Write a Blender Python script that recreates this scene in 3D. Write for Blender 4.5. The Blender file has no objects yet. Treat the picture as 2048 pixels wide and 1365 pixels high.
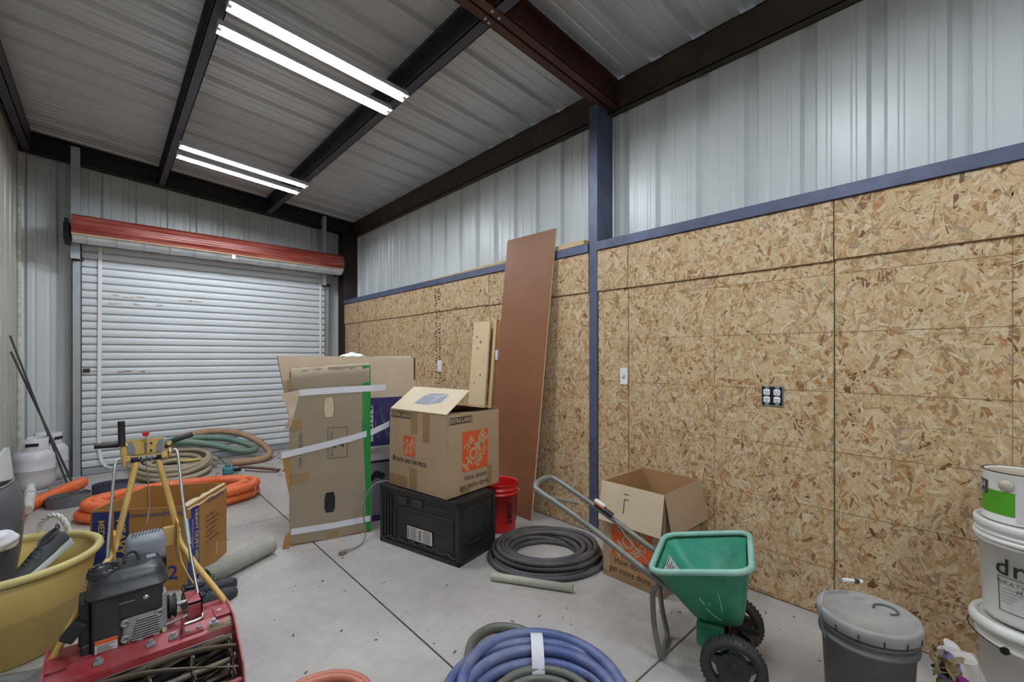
import bpy, bmesh, math, random
from mathutils import Vector, Matrix, Euler
PI = math.pi
R = math.radians
sc = bpy.context.scene
COL = sc.collection
random.seed(7)

# ------------------------------------------------------------------ camera
cam_d = bpy.data.cameras.new('camera')
cam_d.sensor_fit = 'HORIZONTAL'; cam_d.sensor_width = 36.0
cam_d.lens = 884.0 / 2048.0 * 36.0
cam_d.shift_y = 29.7 / 2048.0
cam_d.clip_start = 0.02
cam = bpy.data.objects.new('camera', cam_d); COL.objects.link(cam)
cam.location = (0, 0, 1.367)
cam.rotation_euler = (R(90), 0, R(-42.6))
sc.camera = cam
# ------------------------------------------------------------------ world, exposure, lamp strength
world = bpy.data.worlds.new('world'); sc.world = world; world.use_nodes = True
bgn = world.node_tree.nodes['Background']
bgn.inputs[0].default_value = (0.72, 0.84, 1.0, 1); bgn.inputs[1].default_value = 3.0
sc.view_settings.view_transform = 'Standard'; sc.view_settings.look = 'None'
sc.view_settings.gamma = 1.0; sc.view_settings.use_curve_mapping = False
sc.view_settings.exposure = 0.0
sc.cycles.max_bounces = 6; sc.cycles.diffuse_bounces = 4; sc.cycles.glossy_bounces = 3; sc.cycles.transmission_bounces = 4; sc.cycles.use_light_tree = False; sc.cycles.caustics_reflective = False; sc.cycles.caustics_refractive = False
TUBE_STRENGTH = 178.0
TUBE_COLOR = (0.855, 0.93, 1.0)

# ------------------------------------------------------------------ materials
MATS = {}
def srgb(r, g, b):
    f = lambda c: (c/255/12.92) if c/255 <= 0.04045 else ((c/255+0.055)/1.055)**2.4
    return (f(r), f(g), f(b), 1)
def newmat(name):
    m = bpy.data.materials.new(name); m.use_nodes = True
    nt = m.node_tree; b = nt.nodes['Principled BSDF']
    return m, nt, b
def N(nt, t, **kw):
    n = nt.nodes.new(t)
    for k, v in kw.items(): setattr(n, k, v)
    return n
def mat(name, col, rough=0.6, metal=0.0, var=0.12, scale=6.0, dirt=None, dirt_amt=0.35, dirt_scale=3.0, bump=0.0, bump_scale=60.0, stretch=None, spec=0.5, trans=0.0, sss=0.0):
    """procedural principled material: base colour with noise variation, optional dirt blotches and fine bump"""
    if name in MATS: return MATS[name]
    m, nt, b = newmat(name); L = nt.links
    c = srgb(*col)
    tc = N(nt, 'ShaderNodeTexCoord'); mp = N(nt, 'ShaderNodeMapping'); L.new(tc.outputs['Object'], mp.inputs[0])
    if stretch: mp.inputs['Scale'].default_value = stretch
    n1 = N(nt, 'ShaderNodeTexNoise'); n1.inputs['Scale'].default_value = scale; n1.inputs['Detail'].default_value = 6
    L.new(mp.outputs[0], n1.inputs['Vector'])
    rp = N(nt, 'ShaderNodeValToRGB'); L.new(n1.outputs['Fac'], rp.inputs[0])
    rp.color_ramp.elements[0].position = 0.3; rp.color_ramp.elements[1].position = 0.72
    rp.color_ramp.elements[0].color = tuple(x*(1-var) for x in c[:3])+(1,)
    rp.color_ramp.elements[1].color = tuple(min(1, x*(1+var)) for x in c[:3])+(1,)
    out = rp.outputs[0]
    if dirt:
        n2 = N(nt, 'ShaderNodeTexNoise'); n2.inputs['Scale'].default_value = dirt_scale; n2.inputs['Detail'].default_value = 9; n2.inputs['Roughness'].default_value = 0.7
        L.new(mp.outputs[0], n2.inputs['Vector'])
        r2 = N(nt, 'ShaderNodeValToRGB'); L.new(n2.outputs['Fac'], r2.inputs[0])
        r2.color_ramp.elements[0].position = 0.45; r2.color_ramp.elements[1].position = 0.7
        r2.color_ramp.elements[0].color = (0, 0, 0, 1); r2.color_ramp.elements[1].color = (dirt_amt,)*3+(1,)
        mx = N(nt, 'ShaderNodeMixRGB'); L.new(r2.outputs[0], mx.inputs[0]); L.new(out, mx.inputs[1]); mx.inputs[2].default_value = srgb(*dirt)
        out = mx.outputs[0]
    L.new(out, b.inputs['Base Color'])
    b.inputs['Roughness'].default_value = rough; b.inputs['Metallic'].default_value = metal
    b.inputs['Specular IOR Level'].default_value = spec
    if trans: b.inputs['Transmission Weight'].default_value = trans
    if sss:
        b.inputs['Subsurface Weight'].default_value = sss; b.inputs['Subsurface Radius'].default_value = (0.02, 0.02, 0.01)
    if bump:
        nb = N(nt, 'ShaderNodeTexNoise'); nb.inputs['Scale'].default_value = bump_scale; nb.inputs['Detail'].default_value = 4
        L.new(mp.outputs[0], nb.inputs['Vector'])
        bp = N(nt, 'ShaderNodeBump'); bp.inputs['Strength'].default_value = bump; bp.inputs['Distance'].default_value = 0.01
        L.new(nb.outputs['Fac'], bp.inputs['Height']); L.new(bp.outputs[0], b.inputs['Normal'])
    MATS[name] = m
    return m

def osb_mat():
    """board face between the strands, and the strands themselves (tone per strand from a mesh attribute)"""
    mat('osb', (156, 124, 88), 0.75, 0, 0.15, 30)
    m, nt, b = newmat('osb_strand'); L = nt.links
    at = N(nt, 'ShaderNodeAttribute'); at.attribute_name = 'tone'
    tc = N(nt, 'ShaderNodeTexCoord')
    n = N(nt, 'ShaderNodeTexNoise'); n.inputs['Scale'].default_value = 90.0; n.inputs['Detail'].default_value = 2; L.new(tc.outputs['Object'], n.inputs['Vector'])
    mr = N(nt, 'ShaderNodeMapRange'); mr.inputs['From Min'].default_value = 0.3; mr.inputs['From Max'].default_value = 0.7; mr.inputs['To Min'].default_value = 0.86; mr.inputs['To Max'].default_value = 1.06; L.new(n.outputs['Fac'], mr.inputs[0])
    mu = N(nt, 'ShaderNodeMixRGB', blend_type='MULTIPLY'); mu.inputs[0].default_value = 1.0; L.new(at.outputs['Color'], mu.inputs[1]); L.new(mr.outputs[0], mu.inputs[2])
    L.new(mu.outputs[0], b.inputs['Base Color']); b.inputs['Roughness'].default_value = 0.6
    MATS['osb_strand'] = m

def concrete_mat():
    m, nt, b = newmat('concrete'); L = nt.links
    tc = N(nt, 'ShaderNodeTexCoord')
    def noise(s, d=8, r=0.6):
        n = N(nt, 'ShaderNodeTexNoise'); n.inputs['Scale'].default_value = s; n.inputs['Detail'].default_value = d; n.inputs['Roughness'].default_value = r; L.new(tc.outputs['Object'], n.inputs['Vector']); return n
    def ramp(n, a, ca, bb, cb):
        r = N(nt, 'ShaderNodeValToRGB'); L.new(n.outputs['Fac'], r.inputs[0]); r.color_ramp.elements[0].position = a; r.color_ramp.elements[0].color = ca; r.color_ramp.elements[1].position = bb; r.color_ramp.elements[1].color = cb; return r
    c1 = ramp(noise(1.6), 0.3, srgb(168, 162, 158), 0.7, srgb(192, 186, 181))
    c2 = ramp(noise(14, 10, 0.75), 0.35, (0.72, 0.71, 0.70, 1), 0.65, (1, 1, 1, 1))
    mu = N(nt, 'ShaderNodeMixRGB', blend_type='MULTIPLY'); mu.inputs[0].default_value = 0.5; L.new(c1.outputs[0], mu.inputs[1]); L.new(c2.outputs[0], mu.inputs[2])
    st = ramp(noise(2.3, 12, 0.8), 0.56, (0, 0, 0, 1), 0.72, (0.5, 0.5, 0.5, 1))
    mx = N(nt, 'ShaderNodeMixRGB'); L.new(st.outputs[0], mx.inputs[0]); L.new(mu.outputs[0], mx.inputs[1]); mx.inputs[2].default_value = srgb(140, 130, 120)
    sp = ramp(noise(180, 2, 0.5), 0.73, (0, 0, 0, 1), 0.78, (0.7, 0.7, 0.7, 1))
    mx2 = N(nt, 'ShaderNodeMixRGB'); L.new(sp.outputs[0], mx2.inputs[0]); L.new(mx.outputs[0], mx2.inputs[1]); mx2.inputs[2].default_value = srgb(96, 88, 80)
    L.new(mx2.outputs[0], b.inputs['Base Color']); b.inputs['Roughness'].default_value = 0.55; b.inputs['Specular IOR Level'].default_value = 0.35
    bp = N(nt, 'ShaderNodeBump'); bp.inputs['Strength'].default_value = 0.12; bp.inputs['Distance'].default_value = 0.01; L.new(noise(40, 6).outputs['Fac'], bp.inputs['Height']); L.new(bp.outputs[0], b.inputs['Normal'])
    MATS['concrete'] = m
    return m

def glow_mat(name, col, strength):
    m, nt, b = newmat(name)
    b.inputs['Base Color'].default_value = (0.9, 0.9, 0.9, 1)
    b.inputs['Emission Color'].default_value = tuple(col)+(1,); b.inputs['Emission Strength'].default_value = strength
    MATS[name] = m
    return m

# ------------------------------------------------------------------ mesh builder
MW = {}
class MB:
    def __init__(s): s.v = []; s.f = []; s.sm = []
    def add(s, vs, fs, smooth=False):
        o = len(s.v); s.v += [tuple(p) for p in vs]; s.f += [tuple(i+o for i in f) for f in fs]; s.sm += [smooth]*len(fs); return s
    def box(s, x0, x1, y0, y1, z0, z1, M=None):
        vs = [Vector((x, y, z)) for z in (z0, z1) for y in (y0, y1) for x in (x0, x1)]
        if M is not None: vs = [M @ v for v in vs]
        return s.add(vs, [(0,2,3,1),(4,5,7,6),(0,1,5,4),(2,6,7,3),(0,4,6,2),(1,3,7,5)])
    def cbox(s, x0, x1, y0, y1, z0, z1, c=0.003, M=None):
        """box with chamfered edges"""
        bm = bmesh.new(); bmesh.ops.create_cube(bm, size=1)
        for v in bm.verts: v.co = Vector(((x0+x1)/2+v.co.x*(x1-x0), (y0+y1)/2+v.co.y*(y1-y0), (z0+z1)/2+v.co.z*(z1-z0)))
        bmesh.ops.bevel(bm, geom=bm.edges[:], offset=c, segments=2, affect='EDGES', profile=0.5)
        return s.bm(bm, M)
    def bm(s, bm, M=None, smooth=False):
        bm.verts.index_update()
        vs = [(M @ v.co if M is not None else v.co.copy()) for v in bm.verts]
        s.add(vs, [[v.index for v in f.verts] for f in bm.faces], smooth); bm.free(); return s
    def quad(s, a, b, c, d): return s.add([a, b, c, d], [(0,1,2,3)])
    def prism(s, pts, axis, a, b, smooth=False):
        """extrude a 2D outline: axis 'x' -> pts are (y,z), 'y' -> (x,z), 'z' -> (x,y)"""
        n = len(pts)
        def P(p, t): return {'x': (t, p[0], p[1]), 'y': (p[0], t, p[1]), 'z': (p[0], p[1], t)}[axis]
        vs = [P(p, a) for p in pts]+[P(p, b) for p in pts]
        s.add(vs, [(i, (i+1) % n, n+(i+1) % n, n+i) for i in range(n)], smooth)
        s.add(vs[:n], [tuple(range(n))]); s.add(vs[n:], [tuple(range(n))]); return s
    def tube(s, path, r, seg=10, cap=True, closed=False, smooth=True, rfun=None):
        P = [Vector(p) for p in path]; n = len(P); rings = []
        up = None
        for i in range(n):
            if closed: t = P[(i+1) % n]-P[i-1]
            else: t = P[min(i+1, n-1)]-P[max(i-1, 0)]
            if t.length < 1e-9: t = Vector((0, 0, 1))
            t.normalize()
            if up is None:
                up = Vector((0, 0, 1)) if abs(t.z) < 0.9 else Vector((1, 0, 0))
            a = t.cross(up)
            if a.length < 1e-6: a = t.cross(Vector((1, 0.3, 0)))
            a.normalize(); bvec = a.cross(t); up = bvec
            rr = rfun(i) if rfun else (r[i] if isinstance(r, (list, tuple)) else r)
            rings.append([P[i]+(a*math.cos(2*PI*k/seg)+bvec*math.sin(2*PI*k/seg))*rr for k in range(seg)])
        vs = [v for rg in rings for v in rg]; fs = []
        m = n if closed else n-1
        for i in range(m):
            j = (i+1) % n
            for k in range(seg):
                fs.append((i*seg+k, i*seg+(k+1) % seg, j*seg+(k+1) % seg, j*seg+k))
        s.add(vs, fs, smooth)
        if cap and not closed:
            s.add(rings[0], [tuple(range(seg))]); s.add(rings[-1], [tuple(range(seg-1, -1, -1))])
        return s
    def cyl(s, a, b, r, seg=16, r2=None, smooth=True):
        return s.tube([a, b], [r, r if r2 is None else r2], seg, smooth=smooth)
    def lathe(s, prof, seg=40, c=(0, 0, 0), smooth=True, M=None, a0=0, a1=2*PI):
        full = abs(a1-a0-2*PI) < 1e-6; na = seg if full else seg+1
        vs = []
        for r, z in prof:
            for k in range(na):
                a = a0+(a1-a0)*k/seg; v = Vector((c[0]+r*math.cos(a), c[1]+r*math.sin(a), c[2]+z))
                vs.append(M @ v if M is not None else v)
        fs = []
        for i in range(len(prof)-1):
            for k in range(seg):
                k2 = (k+1) % na
                fs.append((i*na+k, i*na+k2, (i+1)*na+k2, (i+1)*na+k))
        return s.add(vs, fs, smooth)
    def disc(s, r, z, seg=40, c=(0, 0, 0), M=None):
        vs = [Vector((c[0]+r*math.cos(2*PI*k/seg), c[1]+r*math.sin(2*PI*k/seg), c[2]+z)) for k in range(seg)]
        if M is not None: vs = [M @ v for v in vs]
        return s.add(vs, [tuple(range(seg))])
    def grid(s, fn, nu, nv, smooth=True, closeu=False):
        vs = [fn(i/nu if not closeu else i/nu, j/nv) for j in range(nv+1) for i in range(nu+(0 if closeu else 1))]
        w = nu if closeu else nu+1; fs = []
        for j in range(nv):
            for i in range(nu):
                i2 = (i+1) % w
                fs.append((j*w+i, j*w+i2, (j+1)*w+i2, (j+1)*w+i))
        return s.add(vs, fs, smooth)
    def build(s, name, m, parent=None, world=False, shade=None):
        vs = s.v
        if world and parent is not None:
            I = rootM(parent).inverted(); vs = [tuple(I @ Vector(p)) for p in vs]
        me = bpy.data.meshes.new(name); me.from_pydata(vs, [], s.f)
        for i, p in enumerate(me.polygons): p.use_smooth = s.sm[i] if shade is None else shade
        bm = bmesh.new(); bm.from_mesh(me); bmesh.ops.recalc_face_normals(bm, faces=bm.faces[:]); bm.to_mesh(me); bm.free()
        me.materials.append(MATS[m] if isinstance(m, str) else m)
        o = bpy.data.objects.new(name, me); COL.objects.link(o)
        if parent is not None: o.parent = parent
        return o
def rootM(o):
    while o.parent is not None: o = o.parent
    return MW.get(o.name, Matrix())
def thing(name, label, cat, loc=(0, 0, 0), rotz=0.0, group=None, kind=None, M=None):
    o = bpy.data.objects.new(name, None); COL.objects.link(o); o.empty_display_size = 0.1
    if M is None: M = Matrix.Translation(Vector(loc)) @ Matrix.Rotation(rotz, 4, 'Z')
    o.matrix_world = M; MW[o.name] = M
    tag(o, label, cat, group, kind); return o
def tag(o, label=None, cat=None, group=None, kind=None):
    if label: o['label'] = label
    if cat: o['category'] = cat
    if group: o['group'] = group
    if kind: o['kind'] = kind
    return o
def struct(name, loc=(0, 0, 0), label=None):
    o = bpy.data.objects.new(name, None); COL.objects.link(o); o.location = loc; MW[o.name] = Matrix.Translation(Vector(loc)); o['kind'] = 'structure'
    if label: o['label'] = label
    return o
def share(o, parent, M):
    c = o.copy(); COL.objects.link(c); c.parent = parent; c.matrix_local = M; return c
def spline(pts, n=8, closed=False):
    """Catmull-Rom through points"""
    P = [Vector(p) for p in pts]; out = []; m = len(P)
    rng = range(m) if closed else range(m-1)
    for i in rng:
        p0 = P[i-1] if (closed or i > 0) else P[0]*2-P[1]
        p1 = P[i]; p2 = P[(i+1) % m]
        p3 = P[(i+2) % m] if (closed or i+2 < m) else P[-1]*2-P[-2]
        for k in range(n):
            t = k/n
            out.append(0.5*((2*p1)+(p2-p0)*t+(2*p0-5*p1+4*p2-p3)*t*t+(3*p1-p0-3*p2+p3)*t**3))
    if not closed: out.append(P[-1])
    return out
def text(body, name, m, parent, size, M, align='CENTER', shear=0.0, sx=1.0, thick=0.0, bold=0.0, world=False):
    """flat lettering as a mesh lying in the local xy plane of M"""
    cu = bpy.data.curves.new(name, 'FONT'); cu.body = body; cu.size = size; cu.align_x = align; cu.align_y = 'CENTER'; cu.shear = shear; cu.offset = bold; cu.resolution_u = 3; cu.extrude = thick
    t = bpy.data.objects.new(name, cu); COL.objects.link(t)
    dg = bpy.context.evaluated_depsgraph_get(); me = bpy.data.meshes.new_from_object(t.evaluated_get(dg))
    bpy.data.objects.remove(t); bpy.data.curves.remove(cu)
    S = Matrix.Diagonal((sx, 1, 1, 1)); MM = M @ S
    if world and parent is not None: MM = rootM(parent).inverted() @ MM
    me.transform(MM); me.materials.clear(); me.materials.append(MATS[m])
    o = bpy.data.objects.new(name, me); COL.objects.link(o); o.parent = parent
    return o
def frame(o, x, y):
    """matrix with origin o and in-plane axes x, y"""
    x = Vector(x).normalized(); z = x.cross(Vector(y)).normalized(); y = z.cross(x)
    M = Matrix((x, y, z)).transposed().to_4x4(); M.translation = Vector(o); return M
def circ(c, r, n=24, z=0.0, a0=0.0):
    return [(c[0]+r*math.cos(a0+2*PI*k/n), c[1]+r*math.sin(a0+2*PI*k/n), z) for k in range(n)]

# ------------------------------------------------------------------ shared materials
osb_mat(); concrete_mat()
glow_mat('tube_glow', TUBE_COLOR, TUBE_STRENGTH)
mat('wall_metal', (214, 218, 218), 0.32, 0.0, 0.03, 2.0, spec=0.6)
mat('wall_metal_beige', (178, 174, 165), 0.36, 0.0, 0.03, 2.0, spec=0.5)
mat('roof_metal', (196, 196, 196), 0.34, 0.15, 0.05, 2.0, spec=0.6)
mat('door_metal', (220, 224, 228), 0.42, 0.0, 0.05, 5.0, dirt=(150, 136, 112), dirt_amt=0.25, dirt_scale=2.5, stretch=(1, 1, 6))
mat('steel_blue', (86, 91, 116), 0.45, 0.2, 0.10, 5.0, dirt=(40, 40, 46), dirt_amt=0.5, dirt_scale=4)
mat('steel_black', (40, 33, 34), 0.5, 0.2, 0.15, 5.0, dirt=(26, 22, 22), dirt_amt=0.6, dirt_scale=5)
mat('steel_dark', (70, 68, 76), 0.5, 0.2, 0.15, 5.0, dirt=(30, 27, 26), dirt_amt=0.6, dirt_scale=5)
mat('steel_rusty', (66, 54, 42), 0.55, 0.2, 0.25, 7.0, dirt=(44, 40, 36), dirt_amt=0.8, dirt_scale=4)
mat('steel_primer', (76, 38, 32), 0.6, 0.1, 0.2, 6.0, dirt=(56, 30, 26), dirt_amt=0.6, dirt_scale=5)
mat('galvanised', (172, 178, 182), 0.4, 0.45, 0.08, 8.0)
mat('red_paint', (120, 42, 35), 0.36, 0.0, 0.08, 3.0, dirt=(206, 140, 118), dirt_amt=0.35, dirt_scale=3, stretch=(0.6, 4, 4))
mat('white_plastic', (232, 232, 230), 0.4, 0, 0.03)
mat('white_enamel', (236, 238, 240), 0.35, 0, 0.02)
mat('black_metal', (26, 26, 28), 0.45, 0.3, 0.15)
mat('dark_gap', (30, 28, 27), 0.9, 0, 0.2)
mat('chrome', (200, 202, 206), 0.25, 0.9, 0.05)
mat('pine', (206, 178, 128), 0.6, 0, 0.12, 3.0, stretch=(10, 1, 10), dirt=(170, 130, 80), dirt_amt=0.3)
mat('foam', (206, 204, 190), 0.8, 0, 0.25, 20)
mat('black_print', (28, 27, 26), 0.7, 0, 0.1)

# ================================================================== STRUCTURE
def zb(x): return 3.509-0.076*x          # underside of rafters and purlins
def zt(x): return zb(x)+0.208            # underside of roof sheets
XL, XR, YN, YF = -0.70, 2.975, -2.95, 7.16   # sheet-metal planes
OSBX = 2.773

# ---- floor: four-way jointed concrete slabs
floor = struct('floor')
xs = [(-0.80, 1.117), (1.125, 3.05)]
ys = [(-3.05, -2.072), (-2.064, 1.008), (1.016, 4.086), (4.094, 7.3)]
for (x0, x1) in xs:
    for (y0, y1) in ys:
        MB().cbox(x0, x1, y0, y1, -0.12, 0.0, 0.003).build('slab', 'concrete', floor)
MB().box(-0.85, 3.1, -3.1, 7.35, -0.16, -0.015).build('joint_filler', 'dark_gap', floor)

# ---- ribbed sheet metal
def sheet_profile(u0, n=3, pitch=0.306):
    """one sheet of n pitches starting half a pitch before the first major rib; positive depth = away from the room"""
    pts = []
    for k in range(n):
        c = u0+(k+0.5)*pitch
        for du, d in ((-pitch/2, 0), (-0.112, 0), (-0.104, 0.006), (-0.090, 0.006), (-0.082, 0), (-0.043, 0), (-0.026, 0.032), (0.026, 0.032), (0.043, 0), (0.082, 0), (0.090, 0.006), (0.104, 0.006), (0.112, 0)):
            pts.append((c+du, d))
    pts.append((u0+n*pitch, 0))
    return pts
def wall_sheets(parent, axis, plane, sgn, rib0, lo, hi, z0, z1, m='wall_metal', name='metal_sheet'):
    """vertical sheets on the plane axis=plane; ribs at rib0 + k*0.306; clipped to lo..hi"""
    k = math.floor((lo-rib0)/0.306)-1; u = rib0+k*0.306-0.153
    while u < hi:
        pr = [(min(max(a, lo), hi), d) for a, d in sheet_profile(u)]
        u += 0.918
        q = []
        for p in pr:
            if not q or abs(p[0]-q[-1][0]) > 1e-5: q.append(p)
        if len(q) < 2 or q[-1][0]-q[0][0] < 0.01: continue
        if q[-1][0] < hi-1e-4: q.append((q[-1][0]+0.02, -0.0002))   # side lap under the next sheet
        mb = MB(); vs = []
        for z in (z0, z1):
            for a, d in q:
                zz = z(a) if callable(z) else z
                dd = plane+sgn*d
                vs.append((dd, a, zz) if axis == 'x' else (a, dd, zz))
        n = len(q); mb.add(vs, [(i, i+1, n+i+1, n+i) for i in range(n-1)])
        mb.build(name, m, parent)
wall_right = struct('wall_right')
wall_sheets(wall_right, 'x', XR, 1, 0.105, YN, YF, 0.0, 3.486)
wall_far = struct('wall_far')
wall_sheets(wall_far, 'y', YF, 1, -0.062, XL, XR, 0.0, lambda x: zt(x)+0.01)
wall_left = struct('wall_left')
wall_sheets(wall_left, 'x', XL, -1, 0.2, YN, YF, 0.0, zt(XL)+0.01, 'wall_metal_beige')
wall_back = struct('wall_back')
wall_sheets(wall_back, 'y', YN, -1, -0.062, XL, XR, 0.0, lambda x: zt(x)+0.01)

# ---- roof sheets, ribs run down the slope (along x)
ceiling = struct('ceiling')
u = 1.018-0.306*14-0.153
while u < YF+0.1:
    pr = [(a, d) for a, d in sheet_profile(u) if a < YF+0.2]
    u += 0.918
    if len(pr) < 2: continue
    vs = []; n = len(pr)
    for x in (XL-0.1, 3.10):
        for a, d in pr: vs.append((x, a, zt(x)+d))
    MB().add(vs, [(i, i+1, n+i+1, n+i) for i in range(n-1)]).build('roof_sheet', 'roof_metal', ceiling)

# ---- steel frame
def channel_along(mb, axis, c0, c1, a, b, z0, z1, t=0.006, lip=0.018, open_dir=1, zf=None):
    """C section: web at c0, flanges reaching to c1, running along axis from a to b; zf(x) makes it follow the slope"""
    def B(ca, cb, za, zz):
        if axis == 'y':
            zo = zf((c0+c1)/2) if zf else 0
            mb.box(min(ca, cb), max(ca, cb), a, b, zo+za, zo+zz)
        else:
            x0, x1 = a, b; y0, y1 = min(ca, cb), max(ca, cb)
            vs = []
            for zq in (za, zz):
                for y in (y0, y1):
                    for x in (x0, x1): vs.append((x, y, (zf(x) if zf else 0)+zq))
            mb.add(vs, [(0,2,3,1),(4,5,7,6),(0,1,5,4),(2,6,7,3),(0,4,6,2),(1,3,7,5)])
    s = 1 if c1 > c0 else -1
    B(c0, c0+s*t, z0, z1); B(c0, c1, z0, z0+t); B(c0, c1, z1-t, z1)
    B(c1-s*t, c1, z0, z0+lip); B(c1-s*t, c1, z1-lip, z1)
    return mb
# rafters (two C sections back to back)
def rafter(name, y, m, half=False):
    o = struct(name)
    channel_along(MB(), 'x', y-0.004, y-0.068, XL+0.02, 2.895, 0, 0.205, zf=zb).build('channel', m, o)
    if not half: channel_along(MB(), 'x', y+0.004, y+0.068, XL+0.02, 2.895, 0, 0.205, zf=zb).build('channel', m, o)
    return o
raf = rafter('trim_1', 2.015, 'steel_primer'); tag(raf, 'red primed double channel rafter crossing below the roof')
for bx, by in ((1.66, 1.975), (1.72, 1.985), (1.665, 2.045), (1.70, 2.055), (0.44, 1.975), (0.50, 2.05)):
    MB().cyl((bx, by, zb(bx)-0.008), (bx, by, zb(bx)+0.001), 0.010, 6, smooth=False).build('bolt', 'galvanised', raf)
far_raf = rafter('trim_2', 6.99, 'steel_black'); tag(far_raf, 'dark steel rafter above the roll-up door')
rafter('trim_3', -2.86, 'steel_dark')
# purlins run the length of the building
for i, (x0, x1) in enumerate(((-0.66, -0.585), (0.475, 0.545), (1.655, 1.735))):
    o = struct('trim_%d' % (4+i))
    for (a, b_) in ((-2.86, 1.945), (2.085, 6.92)):
        channel_along(MB(), 'y', x1, x0, a, b_, 0.0, 0.205, zf=zb).build('purlin', 'steel_dark', o)
# eave beam along the low wall
o = struct('trim_7')
for (a, b_) in ((-2.9, 2.045), (2.05, 7.1)):
    mb = MB(); channel_along(mb, 'y', 2.90, 2.968, a, b_, 3.262, 3.488); mb.build('eave_beam', 'steel_rusty', o)
tag(o, 'rusty dark eave beam along the top of the right wall')
# columns
mat('steel_maroon', (50, 30, 30), 0.6, 0.1, 0.2, 6.0, dirt=(32, 22, 22), dirt_amt=0.6, dirt_scale=5)
o = struct('trim_8')
MB().box(2.765, 2.968, 2.046, 2.120, 0.0, 3.30).build('column', 'steel_blue', o)
o = struct('trim_9')
MB().box(2.745, 2.96, 6.89, 7.10, 0.012, 3.32).build('column', 'steel_maroon', o)
MB().box(2.70, 2.99, 6.85, 7.14, 0.0, 0.012).build('base_plate', 'steel_maroon', o)
o = struct('trim_10')
MB().box(2.765, 2.968, -2.9, -2.8, 0.0, 3.30).build('column', 'steel_blue', o)
# girt rail on top of the OSB
o = struct('trim_11')
for (a, b_) in ((-2.9, 2.042), (2.124, 6.92)):
    mb = MB(); mb.cbox(2.748, 2.90, a, b_, 2.171, 2.237, 0.002); mb.build('girt_rail', 'steel_blue', o)
tag(o, 'blue steel girt rail on top of the strand board')
# spray-foam strip in the left far corner
mb = MB(); rr = random.Random(9)
prev = None
path = [(XL+0.012, YF-0.05+rr.uniform(-.008, .008), 0.05+k*0.06) for k in range(58)]
mb.tube(path, 0.016, 7, rfun=lambda i: 0.014+0.010*rr.random())
mb.build('trim_12', 'foam')['kind'] = 'structure'

# ---- OSB lining: sheets 1.22 m wide under a lapping top strip
osb = struct('wall_lining', label='strand board lining on the right wall'); osb['kind'] = 'structure'; osb.name = 'wall_right_lining'
Y1 = 1.774
seams_near = [2.042]+[Y1-1.22*k for k in range(0, 4)]+[-2.9]
seams_far = [6.915, 5.78, 4.56, 3.34, 2.124]
STRAND_TONES = [((218,190,150), 24), ((208,175,130), 24), ((226,204,168), 18), ((196,160,116), 16), ((214,184,142), 18), ((184,146,100), 8), ((168,122,78), 4), ((142,98,60), 2), ((118,80,48), 2), ((188,136,84), 3), ((176,154,126), 4)]
STR_PICK = [srgb(*[c*0.94 for c in t]) for t, w in STRAND_TONES for _ in range(w)]
def strands(parent, x, lo, hi, z0, z1, rng, dens=1.0):
    """wood strands pressed into the face of one board, all lying within half a millimetre of it"""
    vs = []; fs = []; tones = []
    area = (hi-lo)*(z1-z0)
    def put(n, l0, l1, w0, w1, d0, d1):
        for _ in range(int(n*area*dens)):
            cy_ = rng.uniform(lo, hi); cz_ = rng.uniform(z0, z1); a = rng.gauss(PI/2, 0.75) if rng.random() < 0.6 else rng.uniform(0, PI)
            l = rng.uniform(l0, l1)/2; w = rng.uniform(w0, w1)/2; ca, sa = math.cos(a), math.sin(a); d = x-rng.uniform(d0, d1)
            k = len(vs)
            for du, dv in ((-1, -0.35), (-0.75, -1), (0.7, -1.0), (1, -0.2), (0.8, 1), (-0.6, 0.9)):
                uu = du*l*rng.uniform(0.75, 1.1); vv = dv*w*rng.uniform(0.7, 1.15)
                vs.append((d, min(max(cy_+uu*ca-vv*sa, lo), hi), min(max(cz_+uu*sa+vv*ca, z0), z1)))
            fs.append((k, k+1, k+2, k+3, k+4, k+5)); tones.append(rng.choice(STR_PICK))
    put(900, 0.05, 0.15, 0.016, 0.042, 0.0001, 0.0005)
    put(1500, 0.03, 0.09, 0.006, 0.018, 0.0003, 0.0008)
    put(1900, 0.02, 0.06, 0.0025, 0.006, 0.0005, 0.0010)
    me = bpy.data.meshes.new('wood_strands'); me.from_pydata(vs, [], fs)
    at = me.attributes.new('tone', 'FLOAT_COLOR', 'FACE'); at.data.foreach_set('color', [c for t in tones for c in t])
    me.materials.append(MATS['osb_strand'])
    o = bpy.data.objects.new('wood_strands', me); COL.objects.link(o); o.parent = parent; o['kind'] = 'stuff'
def osb_sheets(seams, zs):
    rng = random.Random(int(zs*1000))
    for k in range(len(seams)-1):
        hi, lo = seams[k], seams[k+1]
        zz = zs + random.uniform(-0.006, 0.006)
        s1 = MB().cbox(OSBX, OSBX+0.012, lo+0.0015, hi-0.0015, 0.004, 2.17, 0.0012).build('osb_sheet', 'osb', osb)
        s2 = MB().cbox(OSBX-0.0115, OSBX-0.0010, lo+0.0015, hi-0.0015, zz, 2.1695, 0.0012).build('osb_top_strip', 'osb', osb)
        if hi > -1.5:
            strands(s1, OSBX, lo+0.003, hi-0.003, 0.006, zz-0.002, rng); strands(s2, OSBX-0.0115, lo+0.003, hi-0.003, zz+0.002, 2.168, rng)
osb_sheets(seams_near, 1.862); osb_sheets(seams_far, 1.868)
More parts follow.
